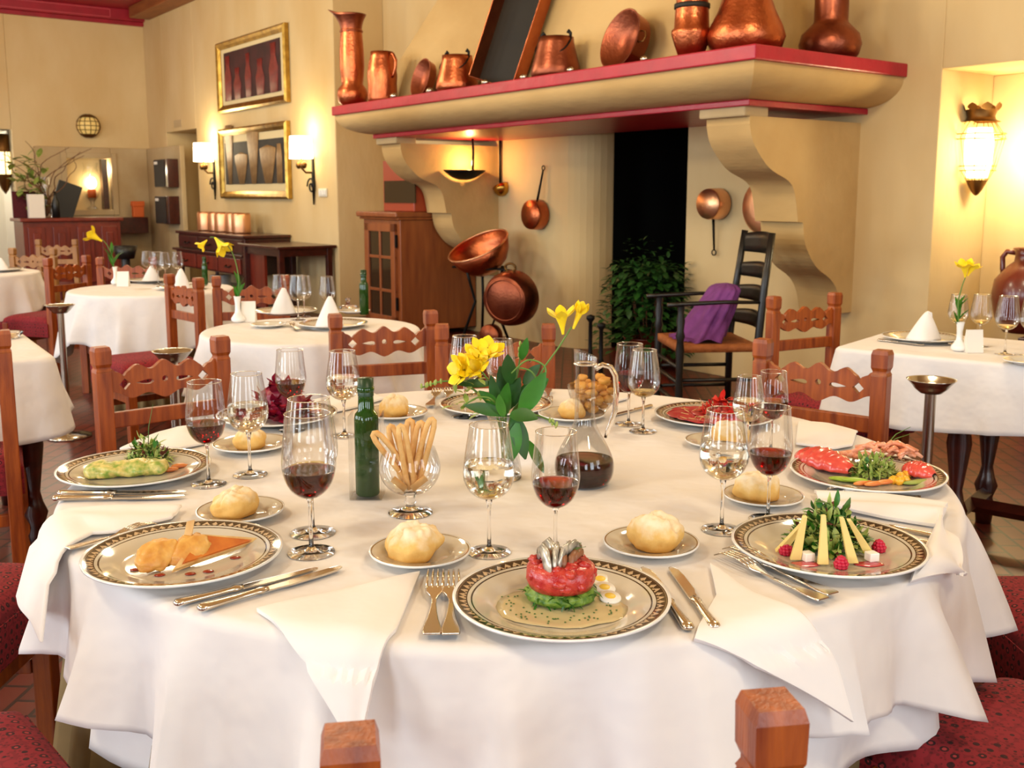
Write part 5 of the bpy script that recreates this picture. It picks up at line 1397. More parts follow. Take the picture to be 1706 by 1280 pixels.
# ---------- napkins, draped where they pass the table edge
def unroll(u, v):
    """cloth coordinate (x, y) in which everything past the edge is laid flat"""
    if u == "polar": return TC + Vector((math.cos(math.radians(v[0])), math.sin(math.radians(v[0])))) * v[1]
    q = ground(u, v, CZ); d = Vector((q.x, q.y)) - TC
    if d.length <= TR: return Vector((q.x, q.y))
    if d.y > -.25: return TC + d * ((TR - .012) / d.length)
    r = ray(u, v); o = Vector((0, 0)) - TC; best = None
    for off in (.03, .05, .07, .085):
        RR = TR + off
        A = r.x ** 2 + r.y ** 2; B = 2 * (o.x * r.x + o.y * r.y); C_ = o.length_squared - RR * RR; D_ = B * B - 4 * A * C_
        if D_ < 0: D_ = 0
        kk = (-B - math.sqrt(D_)) / (2 * A); p3 = Vector((r.x * kk, r.y * kk, CAMZ + r.z * kk))
        s = CZ - p3.z; best = (p3, s)
        if s <= 0: continue
        if .02 + .26 * s <= off: break
    p3, s = best; dd = (Vector((p3.x, p3.y)) - TC).normalized()
    return TC + dd * (TR + max(0, s))
def drape(p, lift):
    d = p - TC; rho = d.length
    if rho <= TR - .02: return Vector((p.x, p.y, CZ + lift))
    n = d / rho; s = rho - (TR - .02); rr = .035
    if s < rr * PI / 2:
        a = s / rr; q = TC + n * (TR - .02 + (rr + lift) * math.sin(a)); return Vector((q.x, q.y, CZ - rr + (rr + lift) * math.cos(a)))
    h = s - rr * PI / 2; q = TC + n * (TR - .02 + rr + lift + .012 + h * .40); return Vector((q.x, q.y, CZ - rr - h))
def napkin(label, rows, lift=.006, puff=0.0, wob=0.0, nu=18, nv=14, fringe=0):
    A = [unroll(*r[0]) for r in rows]; B = [unroll(*r[1]) for r in rows]
    def fn(u, v):
        q = v * (len(rows) - 1); i = min(int(q), len(rows) - 2); f = q - i
        a = A[i].lerp(A[i + 1], f); b_ = B[i].lerp(B[i + 1], f); p = a.lerp(b_, u)
        l = lift + puff * math.sin(PI * u) * math.sin(PI * min(1, v * 1.1)) + wob * (math.sin(u * 9 + v * 5) * .5 + .5)
        return drape(p, l)
    b = MB(); b.grid(fn, nu, nv * (len(rows) - 1))
    o = b.build('napkin', M['linen_napkin'], None, None, solid=.0065, bevel=.0025)
    return tag(o, label, 'napkin', 'white linen napkins')
napkin('napkin folded into a triangle hanging over the edge between two settings', [((428, 1022), (700, 960)), ((515, 1120), (660, 1055)), ((592, 1235), (606, 1235))], .004, .004, .002)
napkin('napkin folded across the edge beside the tartare knives', [((1183, 946), (1385, 1032)), ((1194, 1000), (1402, 1110)), ((1207, 1062), (1420, 1203))], .004, .006, .002)
napkin('second layer of the napkin beside the tartare knives, lying underneath' if False else 'long napkin hanging over the edge beyond the golden-slice plate', [((304, 851), (288, 872)), ((185, 853), (195, 893)), (('polar', (203, .885)), ('polar', (214, .862))), (('polar', (209, TR + .11)), ('polar', (222, TR + .11)))], .007, .006, .004)
napkin('napkin lying flat behind the omelette plate', [((182, 752), (300, 752)), ((225, 722), (345, 742)), ((262, 712), (352, 716))], .005, .010, .003)
napkin('napkin lying flat behind the lobster plate', [((1330, 708), (1325, 745)), ((1380, 712), (1390, 752)), ((1428, 722), (1420, 748))], .006, .012, .003)
napkin('napkin with bunched end hanging over the edge between lobster and cheese plates', [((1356, 828), (1372, 850)), ((1470, 836), (1470, 868)), ((1578, 850), (1560, 882)), ((1612, 905), (1592, 905)), ((1636, 962), (1604, 964))], .006, .008, .008)
napkin('napkin lying flat behind the radicchio plate', [((520, 672), (560, 690)), ((560, 660), (600, 680)), ((610, 655), (642, 668))], .005, .008, .003)
napkin('napkin lying flat at the far edge beyond the decanter', [((1000, 664), (1012, 676)), ((1040, 658), (1046, 668))], .005, .008, .003)

# ================================================================== BOUQUET ON THE BIG TABLE
p = at(843, 796); VB = p.copy()
t = thing('flower_vase', 'clear glass vase of yellow freesias in the middle of the table', 'vase', Matrix.Translation(p))
kh = fit_height(p, 688)
b = MB(); b.lathe(smooth_prof([(.0, .003), (.030, .003), (.032, .02), (.026, kh * .45), (.030, kh * .75), (.042, kh)]), 36); b.build('glass_body', M['glass'], t)
b = MB(); b.tube(rim_pts(.042, kh, 40), .0009, 6); b.lathe([(0, 0), (.032, 0), (.032, .004), (0, .004)], 32); b.build('rim_and_foot', M['glass_solid'], t)
def V3(u, v, dy=0.0):
    q = depth(u, v, VB.y + dy); return q - VB
bq = thing('freesia_bouquet', 'bouquet of yellow freesias with glossy green leaves in the glass vase', 'flowers', Matrix.Translation(VB))
def flower(mb, base, d, L, open_=1.0, w=.022, m=0):
    """trumpet with six petals"""
    d = Vector(d).normalized(); up = Vector((0, 0, 1)) if abs(d.z) < .8 else Vector((1, 0, 0)); a = d.cross(up).normalized(); c = a.cross(d).normalized(); base = Vector(base)
    rings = []
    for i in range(7):
        s = i / 6; r = w * (.12 + .55 * s ** 1.6 * open_ + .08 * s); rings.append((base + d * L * .62 * s, r))
    vs = []; n = 12
    for q, r in rings:
        for j in range(n): g = 2 * PI * j / n; vs.append(q + (a * math.cos(g) + c * math.sin(g)) * r)
    fs = [(i * n + j, i * n + (j + 1) % n, (i + 1) * n + (j + 1) % n, (i + 1) * n + j) for i in range(6) for j in range(n)]; mb.add(vs, fs, m, True)
    for j in range(6):
        g = 2 * PI * j / 6; o = a * math.cos(g) + c * math.sin(g); st_ = base + d * L * .55 + o * w * .55 * open_
        mb.leaf(st_, d * (.9 - .3 * open_) + o * .75 * open_, L * .48, w * 1.05, m, -.12, up=o, seg=5, fold=.25)
def stem_curve(pts, r0, r1, mb, m=0):
    P = [Vector(q) for q in pts]; out = []
    for i in range(len(P) - 1):
        p0, p1, p2, p3 = P[max(i - 1, 0)], P[i], P[i + 1], P[min(i + 2, len(P) - 1)]
        for k_ in range(6):
            s = k_ / 6; out.append(.5 * ((2 * p1) + (p2 - p0) * s + (2 * p0 - 5 * p1 + 4 * p2 - p3) * s * s + (3 * p1 - p0 - 3 * p2 + p3) * s ** 3))
    out.append(P[-1]); n = len(out); mb.tube(out, [r0 + (r1 - r0) * i / (n - 1) for i in range(n)], 7, m); return out
ft = [(842, 790), (846, 740)]
stems = [[V3(846, 785), V3(850, 700), V3(880, 660, -.01), V3(905, 615, -.02), V3(930, 580, -.02), V3(952, 545, -.02)],
         [V3(838, 785), V3(835, 700), V3(822, 650, .01), V3(800, 615, .0)],
         [V3(840, 788), V3(830, 700), V3(790, 650, .02), V3(745, 635, .02), V3(702, 646, .02)],
         [V3(848, 788), V3(850, 705), V3(880, 690, -.03), V3(915, 700, -.05), V3(928, 712, -.05)],
         [V3(845, 788), V3(842, 700), V3(858, 640, .02), V3(866, 600, .02), V3(868, 575, .02)],
         [V3(850, 780), V3(852, 690), V3(893, 648, -.03), V3(886, 620, -.03), V3(860, 612, -.03)],
         [V3(852, 780), V3(856, 690), V3(900, 640, -.04), V3(908, 612, -.04), V3(880, 600, -.04), V3(852, 622, -.04)], [V3(846, 785), V3(838, 700), V3(822, 668, -.05), V3(798, 662, -.05), V3(772, 676, -.05)]]
for s in stems:
    b = MB(); stem_curve(s, .0028, .0016, b); b.build('flower_stem', M['stem'], bq)
b = MB()
for (u, v, dy, du, dv, L) in ((800, 622, -.01, -.25, .55, .052), (792, 606, 0, -.05, 1, .05), (780, 618, -.02, -.8, .35, .046), (806, 600, .01, .25, 1.0, .05), (770, 612, -.01, -1, .12, .040)):
    q = V3(u + 12 * (u < 800), v + 6, dy); flower(b, q, (du, -.45, dv), L * 1.15, 1.0, .026)
b.build('yellow_flower_cluster', M['petal'], bq)
for (u, v, e, op, lab) in ((938, 557, (-.10, -.1, 1), .75, 'open'), (955, 548, (.38, -.05, 1), .25, 'bud')):
    b = MB(); flower(b, V3(u, v, -.02), e, .062 if lab == 'open' else .058, op, .022); b.build('yellow_flower' if lab == 'open' else 'flower_bud', M['petal'], bq)
leaves = [(842, 690, 842, 660, .0, .10, .040, 0), (866, 672, 905, 640, -.02, .095, .050, 0), (862, 690, 892, 600, .01, .085, .040, 0), (850, 640, 845, 585, 0, .08, .042, 1), (868, 600, 880, 560, .02, .06, .026, 0), (845, 690, 760, 668, -.03, .11, .036, 1),
          (855, 690, 875, 755, -.05, .11, .048, 1), (862, 705, 850, 770, -.06, .10, .044, 0), (880, 735, 905, 780, -.02, .09, .030, 0), (835, 690, 810, 610, .0, .10, .034, 1), (832, 680, 800, 650, -.01, .08, .03, 0), (866, 690, 905, 630, -.05, .12, .052, 0),
          (848, 680, 830, 600, .03, .11, .045, 1), (840, 685, 870, 620, .02, .10, .05, 1), (820, 640, 745, 640, 0, .09, .026, 1), (850, 690, 890, 690, -.06, .08, .045, 1), (838, 695, 828, 640, -.04, .07, .03, 0), (872, 640, 905, 600, .0, .07, .035, 1)]
rnd = random.Random(9)
for (u, v, u2, v2, dy, L, w, dk) in leaves:
    a = V3(u, v, dy); e = V3(u2, v2, dy - .03); b = MB(); b.leaf(a, (e - a) + Vector((0, rnd.uniform(-.02, .02), 0)), L * .84, w * .74, 0, rnd.uniform(.05, .25), up=(rnd.uniform(-.4, .4), -1, .6), seg=8, fold=.2); b.build('green_leaf', M['leaf_dark'] if dk else M['leaf'], bq)
b = MB()
for s in (stems[2], stems[3], stems[4]):
    for i in range(7):
        q = Vector(s[-1]).lerp(Vector(s[-2]), i / 8); b.blob(q + Vector((rnd.uniform(-.004, .004), 0, .003)), (.0028, .0028, .006), 6)
for i in range(30):
    q = V3(rnd.uniform(750, 800), rnd.uniform(630, 690), rnd.uniform(-.03, .03)); b.leaf(q, (rnd.uniform(-1, 1), rnd.uniform(-1, 1), rnd.uniform(-.5, .8)), .026, .012, 0, .2, seg=3)
b.build('bud_sprays', M['leaf_pale'], bq)
# ================================================================== FOOD
M['tartare'] = pbr('red_tartare', '#a3101c', .3, var=(60, '#c64436', .20), bump=(70, .7, .006), coat=.2)
M['herb_bed'] = pbr('chopped_green', '#31600f', .45, var=(110, '#7d9a38', .2), bump=(90, .7, .005))
M['anchovy'] = pbr('silver_anchovy', '#cfcabc', .22, metal=.35, var=(40, '#5a5448', .10))
M['anchovy_flesh'] = pbr('brown_anchovy_flesh', '#8a5a3c', .4)
M['dill'] = pbr('dill', '#4a6a2c', .6)
M['egg_white'] = pbr('egg_white', '#f2efe6', .3, sss=.2)
M['yolk'] = pbr('egg_yolk', '#eac64a', .4)
M['golden'] = pbr('golden_fried', '#c07a2c', .5, var=(45, '#e2b25c', .25), bump=(80, .4, .003), coat=.08)
M['toast'] = pbr('toasted_edge', '#e3c78c', .6, var=(40, '#c48a40', .25))
M['amber'] = pbr('amber_glaze', '#b4501c', .2, var=(30, '#d07a2c', .25), coat=.5)
M['red_sauce'] = pbr('dark_red_sauce', '#8a2414', .15, coat=.4)
M['pink_sauce'] = pbr('raspberry_sauce', '#b8333f', .15, coat=.4)
M['omelette'] = pbr('flecked_omelette', '#dcc877', .45, var=(75, '#7f9a3c', .16), bump=(50, .5, .005), coat=.2)
M['lettuce'] = pbr('frisee_green', '#7fa03a', .5, var=(40, '#c2cc7c', .25))
M['lettuce_red'] = pbr('red_lettuce', '#5a1c22', .45, var=(30, '#7c3a34', .25))
M['cheese'] = pbr('pale_yellow_cheese', '#ecd384', .45, sss=.1)
M['cube'] = pbr('white_cheese', '#f4f0e8', .4, sss=.1)
M['raspberry'] = pbr('raspberry', '#c2183e', .4, sss=.15)
M['lobster'] = pbr('red_lobster', '#c8222a', .25, var=(24, '#e0584a', .25), bump=(50, .25, .004), coat=.5)
M['lobster_leg'] = pbr('orange_lobster_leg', '#dc7a48', .35, var=(40, '#f0b898', .25), coat=.3)
M['avocado'] = pbr('avocado_slice', '#9ab83c', .35)
M['peach'] = pbr('peach_slice', '#e8a24c', .35, var=(20, '#d05a3a', .25))
M['mango'] = pbr('mango_dice', '#eeb02c', .3, coat=.3)
M['carpaccio'] = pbr('red_carpaccio', '#a8122a', .3, var=(14, '#c4303a', .25), bump=(20, .4, .004), coat=.4)
M['radicchio'] = pbr('dark_radicchio', '#7a0c2a', .4, var=(18, '#9c1c38', .25))
M['pepper'] = pbr('red_pepper_strips', '#d8342a', .35, coat=.2)
M['oil'] = pbr('pale_oil', '#c8b88c', .06, coat=.3)
PZ = CZ + .0045     # plate well
RZ = CZ + .019      # plate rim
def on_plate(u, v, z=None): return ground(u, v, PZ if z is None else z)
def pool(name, u, v, a, b_, m, label, cat='sauce', rot=0, group=None, h=.0018, kind=None):
    q = on_plate(u, v); mb = MB(); mb.blob((0, 0, 0), (a, b_, h), 12, 0, .15, 2, u)
    return tag(mb.build(name, m, None, TM(q.x, q.y, PZ + .0008, rot)), label, cat, group, kind)
def tuft(name, label, cat, c, r, h, n, mats, seed, L=(.018, .03), W=.008, up=.5, weights=None, kind=None, curl=.35):
    rd = random.Random(seed); mb = MB()
    for i in range(n):
        a = rd.uniform(0, 2 * PI); k = math.sqrt(rd.random()); z = h * (1 - k * k) * rd.random()
        d = Vector((math.cos(a) * k + rd.uniform(-.6, .6), math.sin(a) * k + rd.uniform(-.6, .6), up + rd.uniform(-.6, .6)))
        mi = rd.choices(range(len(mats)), weights)[0] if len(mats) > 1 else 0
        mb.leaf((r[0] * k * math.cos(a), r[1] * k * math.sin(a), z), d, rd.uniform(*L), W * rd.uniform(.6, 1.4), mi, rd.uniform(-curl, curl), seg=4, fold=rd.uniform(-.5, .5))
    return tag(mb.build(name, mats, None, Matrix.Translation(c)), label, cat, kind=kind)
# --- tartare plate
c = on_plate(934, 1000)
t = thing('tartare', 'round tower of red tartare on chopped greens at the centre of its plate', 'food', Matrix.Translation((c.x, c.y, PZ)))
mb = MB(); mb.blob((0, 0, .013), (.051, .048, .017), 20, 0, .12, 4, 1); mb.build('green_layer', M['herb_bed'], t)
rd = random.Random(2); mb = MB()
for i in range(150):
    a = rd.uniform(0, 2 * PI); k = rd.uniform(.75, 1.05); mb.leaf((.048 * k * math.cos(a), .046 * k * math.sin(a), rd.uniform(.003, .022)), (rd.uniform(-1, 1), rd.uniform(-1, 1), rd.uniform(-.4, .4)), .018, .004, 0, .3, seg=3)
mb.build('green_shreds', M['leaf'], t)
mb = MB()
mb.lathe([(0, .024), (.046, .024), (.050, .034), (.049, .052), (.042, .058), (0, .060)], 28)
for i in range(60):
    a = rd.uniform(0, 2 * PI); k = math.sqrt(rd.random()); z = .058 if k < .8 else rd.uniform(.03, .056); mb.blob((.047 * k * math.cos(a), .046 * k * math.sin(a), z), (rd.uniform(.006, .011), rd.uniform(.006, .011), rd.uniform(.005, .008)), 6, 0, .4, 2, i)
mb.build('red_layer', M['tartare'], t)
for i, (u, v, rz) in enumerate(((905, 945, .5), (925, 948, .1), (944, 945, -.3), (952, 935, -.5), (915, 925, .6))):
    q = depth(u, v, c.y - .012 + .006 * i); mb = MB()
    mb.tube([(-.004, -.024, -.012), (-.005, -.020, .000), (-.002, -.010, .012), (.002, .004, .016), (.003, .016, .008), (.004, .022, -.006)], [.006, .0105, .0115, .011, .009, .004], 12, flat=.45)
    o = tag(mb.build('anchovy_fillet', M['anchovy'], None, TM(q.x, q.y, max(q.z - .010, PZ + .062), rz)), 'silver anchovy fillet curled on top of the red tartare', 'fish', 'anchovy fillets on the tartare')
    mb = MB(); mb.tube([(.010, -.021, -.010), (.010, -.012, .006), (.012, .004, .010), (.011, .014, .0)], [.003, .006, .006, .002], 8); mb.build('brown_flesh', M['anchovy_flesh'], o)
q = depth(950, 930, c.y + .005); mb = MB()
for i in range(40):
    mb.tube([(0, 0, 0), (rd.uniform(-.01, .014), rd.uniform(-.01, .01), rd.uniform(.006, .014)), (rd.uniform(-.018, .026), rd.uniform(-.012, .012), rd.uniform(.004, .024))], [.0008, .0007, .0004], 4)
tag(mb.build('dill_sprig', M['dill'], None, Matrix.Translation((q.x, q.y, q.z))), 'feathery dill sprig beside the anchovies on the tartare', 'herb')
for i, (u, v) in enumerate(((1000, 972), (1007, 986), (1016, 1001))):
    q = on_plate(u, v); m4 = TM(q.x, q.y, PZ + .003, .2 * i) @ Matrix.Rotation(.18, 4, 'X')
    mb = MB(); mb.lathe([(0, 0), (.015, 0), (.0165, .002), (.015, .0045), (0, .005)], 24); o = tag(mb.build('quail_egg_slice', M['egg_white'], None, m4), 'small white egg slice in the row beside the tartare', 'egg', 'egg slices on the tartare plate')
    mb = MB(); mb.lathe([(0, .0066), (.006, .0062), (.008, .005)], 18); mb.build('yolk', M['yolk'], o)
pool('oil_pool', 936, 1012, .092, .072, M['oil'], 'thin pool of pale oil around the tartare', 'sauce')
mb = MB()
for i in range(70):
    a = rd.uniform(PI * .95, PI * 2.15); k = rd.uniform(.062, .09); mb.blob((k * math.cos(a), k * math.sin(a), 0), (.0016, .0013, .0008), 5)
tag(mb.build('chopped_herbs', M['dill'], None, Matrix.Translation((c.x, c.y, PZ + .003))), 'chopped herb flecks sprinkled round the tartare', 'herbs', kind='stuff')
# --- golden slices and toast
for (u, v, rz, tl, lab) in ((262, 935, .6, .75, 'plump golden slice leaning at the left of the toast triangle'), (318, 925, .5, .65, 'golden slice lying against the toast triangle')):
    q = on_plate(u, v + 12); mb = MB(); mb.blob((0, 0, 0), (.036, .025, .011), 16, 0, .25, 2.5, u)
    tag(mb.build('golden_slice', M['golden'], None, TM(q.x, q.y, PZ + .021, rz) @ Matrix.Rotation(tl, 4, 'X') @ Matrix.Rotation(.5, 4, 'Z')), lab, 'food')
a, e = on_plate(288, 956), on_plate(432, 905); d = e - a; ang = math.atan2(d.y, d.x); L = d.length
t = thing('toast_triangle', 'long thin toast triangle topped with amber glaze', 'toast', TM(a.x, a.y, PZ + .003, ang) @ Matrix.Rotation(.62, 4, 'X'))
mb = MB(); mb.prism([(0, 0), (L, .0), (L * .45, .045)], 0, .007, 'xy'); mb.build('bread', M['toast'], t, bevel=.001)
mb = MB(); mb.prism([(L * .12, .004), (L * .85, .002), (L * .45, .038)], .007, .011, 'xy'); mb.build('glaze', M['amber'], t, bevel=.0015)
q = on_plate(304, 930); mb = MB(); mb.prism([(0, 0), (.012, .002), (.022, .058), (.012, .056)], -.003, .003, 'xz')
tag(mb.build('toast_sliver', M['toast'], None, TM(q.x, q.y - .01, PZ + .004, .2) @ Matrix.Rotation(-.25, 4, 'X'), bevel=.001), 'small toast sliver standing between the golden slices', 'toast')
for i, (u, v) in enumerate(((225, 950), (266, 959), (317, 957), (347, 953), (392, 930))): pool('sauce_drop', u, v, .0085, .006, M['red_sauce'], 'dark red sauce drop on the golden-slice plate', 'sauce', .2, 'sauce drops by the golden slices')
# --- omelette roll with frisee
a, e = on_plate(150, 795), on_plate(272, 787); mid = (a + e) / 2; ang = math.atan2(e.y - a.y, e.x - a.x)
mb = MB()
def om(u, v):
    x = -.085 + .17 * v; r = .024 * (1 - abs(2 * v - 1) ** 6) ** .5 + .0001; g = 2 * PI * u; k = 1 + .30 * mnoise.noise(Vector((x * 40, math.cos(g) * 1.5, math.sin(g) * 1.5))) + .18 * mnoise.noise(Vector((x * 130, math.cos(g) * 4, math.sin(g) * 4)))
    return (x, r * 1.35 * k * math.cos(g), max(-.012, r * .75 * k * math.sin(g)))
mb.grid(om, 24, 36, wrap=True); tag(mb.build('omelette_roll', M['omelette'], None, TM(mid.x, mid.y, PZ + .013, ang)), 'green-flecked yellow omelette roll on its banded plate', 'food')
q = on_plate(248, 771); tuft('frisee_salad', 'tuft of frisee and dark red leaves behind the omelette roll', 'salad', (q.x, q.y, PZ + .004), (.040, .030), .055, 260, [M['lettuce'], M['lettuce_red'], M['leaf']], 4, weights=[6, 2, 2], L=(.012, .022), W=.008, curl=.8)
mb = MB(); mb.tube([(0, 0, 0), (.004, 0, .05), (.016, 0, .10)], [.0011, .001, .0005], 5); tag(mb.build('chive', M['dill'], None, TM(q.x, q.y, PZ + .03)), 'thin chive sticking up from the frisee salad', 'herb')
for i, (u, v) in enumerate(((283, 786), (300, 780))):
    q = on_plate(u, v); mb = MB(); mb.blob((0, 0, .005), (.018, .008, .005), 8, 0, .3, 2, i); tag(mb.build('orange_slice', M['peach'], None, TM(q.x, q.y, PZ, .3)), 'sliver of orange fish beside the omelette roll', 'food', 'orange slivers on the omelette plate')
# --- cheese salad
q = on_plate(1382, 915); CS = Vector((q.x, q.y + .01, PZ + .004))
tuft('leaf_salad', 'mound of mixed green leaves ringed by cheese sticks', 'salad', CS, (.056, .044), .070, 480, [M['leaf'], M['lettuce'], M['lettuce_red'], M['leaf_dark']], 8, (.012, .026), .011, weights=[3, 6, 1, 2], curl=.8)
for i, (u0, v0, u1, v1, z1) in enumerate(((1300, 918, 1338, 872, .062), (1325, 932, 1341, 860, .078), (1371, 940, 1372, 858, .082), (1421, 938, 1402, 862, .078), (1450, 926, 1414, 866, .072))):
    a = on_plate(u0, v0, PZ + .003); lo = ground(u1, v1, PZ + z1); d = lo - a; wv = Vector((1, 0, 0)); mb = MB(); nrm = d.cross(wv).normalized() * .0035
    w0, w1 = .0085, .0032
    vs = []
    for pnt, w in ((a, w0), (lo, w1)): vs += [pnt - wv * w - nrm, pnt + wv * w - nrm, pnt + wv * w + nrm, pnt - wv * w + nrm]
    vs = [x - a for x in vs]
    mb.add(vs, [(0, 1, 5, 4), (1, 2, 6, 5), (2, 3, 7, 6), (3, 0, 4, 7), (3, 2, 1, 0), (4, 5, 6, 7)])
    tag(mb.build('cheese_stick', M['cheese'], None, Matrix.Translation(a), bevel=.0008), 'long pale cheese stick leaning on the leaf salad', 'cheese', 'cheese sticks on the leaf salad')
def raspberry(u, v, lab):
    q = on_plate(u, v + 6); mb = MB(); rd_ = random.Random(u)
    for j, (zz, rr, n) in enumerate(((.003, .0075, 9), (.0075, .0085, 10), (.012, .0065, 8), (.016, .0035, 5), (.018, .0, 1))):
        for k in range(n): g = 2 * PI * k / n + j * .4; mb.blob((rr * math.cos(g), rr * math.sin(g), zz), .0036, 6)
    tag(mb.build('raspberry', M['raspberry'], None, TM(q.x, q.y, PZ)), lab, 'raspberry', 'raspberries on the cheese salad plate')
raspberry(1309, 918, 'raspberry between the two left cheese sticks'); raspberry(1401, 941, 'raspberry in front of the salad, next to the middle cheese stick'); raspberry(1464, 913, 'raspberry by itself near the right rim of the cheese plate')
for (u, v, lab) in ((1345, 936, 'white cheese cube between the left and middle cheese sticks'), (1452, 936, 'white cheese cube below the lone raspberry')):
    q = on_plate(u, v); mb = MB(); mb.box(-.0085, .0085, -.0085, .0085, 0, .014); tag(mb.build('cheese_cube', M['cube'], None, TM(q.x, q.y, PZ + .002, .3), bevel=.0015), lab, 'cheese')
    pool('raspberry_sauce', u - 4, v + 5, .024, .012, M['pink_sauce'], 'red sauce pool under the ' + lab, 'sauce')
# --- lobster plate
def shell(u0, v0, u1, v1, r, lab, y0=0):
    a, e = on_plate(u0, v0), on_plate(u1, v1); d = e - a; L = d.length; ang = math.atan2(d.y, d.x); mb = MB()
    def f(u, v):
        g = 2 * PI * u; k = math.sin(PI * (.06 + .90 * v)) ** .6 * (.92 + .14 * ((v * 6) % 1.0)) * (1 + .08 * mnoise.noise(Vector((v * 9, math.cos(g) * 2, math.sin(g) * 2)))); return (L * v, r * k * math.cos(g), max(-.004, r * .8 * k * math.sin(g)))
    mb.grid(f, 20, 34, wrap=True)
    return tag(mb.build('lobster_half', M['lobster'], None, TM(a.x, a.y, PZ + .012, ang)), lab, 'lobster')
shell(1330, 768, 1418, 795, .040, 'large red lobster half at the left of the seafood plate')
shell(1505, 790, 1556, 803, .028, 'small red lobster piece at the right rim of the seafood plate')
q = on_plate(1470, 775); mb = MB(); rd = random.Random(6)
for i in range(26):
    x = rd.uniform(-.085, .085); g = rd.uniform(-.6, .6); L = rd.uniform(.03, .06); z = .012 + .028 * (1 - (x / .085) ** 2) * rd.random()
    mb.tube([(x - L / 2 * math.cos(g), rd.uniform(-.012, .02) - L / 2 * math.sin(g), z), (x, rd.uniform(-.01, .02), z + .008), (x + L / 2 * math.cos(g), rd.uniform(-.012, .02) + L / 2 * math.sin(g), z - .002)], [.004, .0055, .003], 8)
tag(mb.build('shellfish_pieces', M['lobster_leg'], None, TM(q.x, q.y, PZ + .004)), 'orange lobster legs along the back rim of the seafood plate', 'lobster')
q = on_plate(1455, 793); tuft('sprout_salad', 'tangle of sprouts and frisee in the middle of the lobster plate', 'salad', (q.x, q.y, PZ + .004), (.044, .028), .045, 330, [M['lettuce'], M['leaf_pale'], M['leaf']], 12, weights=[5, 4, 1], L=(.010, .020), W=.007, up=.15, curl=1.0)
for i, (u, v) in enumerate(((1402, 801), (1412, 804), (1424, 806))):
    q = on_plate(u, v); mb = MB(); mb.blob((0, 0, .004), (.026, .008, .005), 10); tag(mb.build('avocado_slice', M['avocado'], None, TM(q.x, q.y, PZ + .002 * i, -.25)), 'green avocado slice fanned in front of the lobster', 'avocado', 'avocado slices on the lobster plate')
for i, (u, v) in enumerate(((1438, 808), (1456, 810), (1474, 808))):
    q = on_plate(u, v); mb = MB(); mb.blob((0, 0, .004), (.024, .008, .005), 10); tag(mb.build('peach_slice', M['peach'], None, TM(q.x, q.y, PZ + .001 * i, .35)), 'peach slice fanned in front of the sprout salad', 'peach', 'peach slices on the lobster plate')
for i, (u, v) in enumerate(((1488, 806), (1500, 800), (1510, 797), (1498, 808), (1508, 806))):
    q = on_plate(u, v); mb = MB(); mb.blob((0, 0, .008), (.010, .009, .009), 8, 0, .25, 2, i); tag(mb.build('mango_dice', M['mango'], None, TM(q.x, q.y, PZ)), 'yellow mango piece beside the sprout salad', 'mango', 'mango pieces on the lobster plate')
for i, (u, v) in enumerate(((1520, 808), (1535, 806))):
    q = on_plate(u, v); mb = MB(); mb.blob((0, 0, .003), (.024, .010, .004), 8); tag(mb.build('cucumber_slice', M['leaf_pale'], None, TM(q.x, q.y, PZ + .002, .2)), 'pale green cucumber slice at the right of the lobster plate', 'cucumber', 'cucumber slices on the lobster plate')
mb = MB()
for s in (0, 1): mb.tube([(0, 0, .03), (.03, .01, .05 + .01 * s), (.065, .02, .058 + .016 * s)], [.0011, .001, .0006], 5)
q = on_plate(1470, 770); tag(mb.build('chives', M['stem'], None, TM(q.x, q.y, PZ)), 'two green chives sticking out above the lobster legs', 'herb')
# --- carpaccio and radicchio
c = PL['carpaccio']; rd = random.Random(21)
for i in range(9):
    a = 2 * PI * i / 8; k = .064 if i < 8 else 0; mb = MB()
    def sl(u, v, i=i):
        g = 2 * PI * u; r = .060 * v; return (r * math.cos(g), r * math.sin(g), .004 * mnoise.noise(Vector((r * 40 * math.cos(g), r * 40 * math.sin(g), i))) + .004)
    mb.grid(sl, 24, 8, wrap=True); tag(mb.build('carpaccio_slice', M['carpaccio'], None, TM(c.x + k * math.cos(a), c.y + k * math.sin(a), PZ + .004 + .0012 * i), solid=.0015), 'thin dark red carpaccio slice overlapping its neighbours on the plate', 'meat', 'carpaccio slices')
q = on_plate(1200, 684); tuft('pepper_salad', 'heap of bright red strips on the carpaccio', 'salad', (q.x - .01, c.y, PZ + .012), (.055, .045), .045, 170, [M['pepper'], M['tartare']], 31, (.014, .028), .015, up=.2, weights=[3, 1], curl=.9)
mb = MB()
for i in range(26):
    x, y = rd.uniform(-.09, .06), rd.uniform(-.09, .05); g = rd.uniform(0, PI); mb.tube([(x, y, 0), (x + .02 * math.cos(g), y + .02 * math.sin(g), .002)], .0012, 4)
tag(mb.build('cheese_shavings', M['toast'], None, TM(c.x, c.y, PZ + .018)), 'pale shavings scattered on the carpaccio', 'cheese', kind='stuff')
c = PL['radicchio']; q = on_plate(469, 700)
t = tuft('radicchio', 'dark red ball of radicchio leaves heaped on its plate', 'salad', (q.x, c.y, PZ + .004), (.055, .045), .10, 200, [M['radicchio'], M['carpaccio']], 41, (.03, .05), .030, up=.7, weights=[4, 1])
mb = MB(); mb.blob((0, 0, .04), (.058, .05, .052), 16, 0, .3, 2.5, 3); mb.build('leaf_heart', M['radicchio'], t)
q = on_plate(528, 688); mb = MB(); mb.blob((0, 0, .006), (.045, .02, .006), 10, 0, .3, 3, 1); tag(mb.build('dressing', M['amber'], None, TM(q.x, q.y, PZ)), 'reddish dressing pool beside the radicchio', 'sauce')

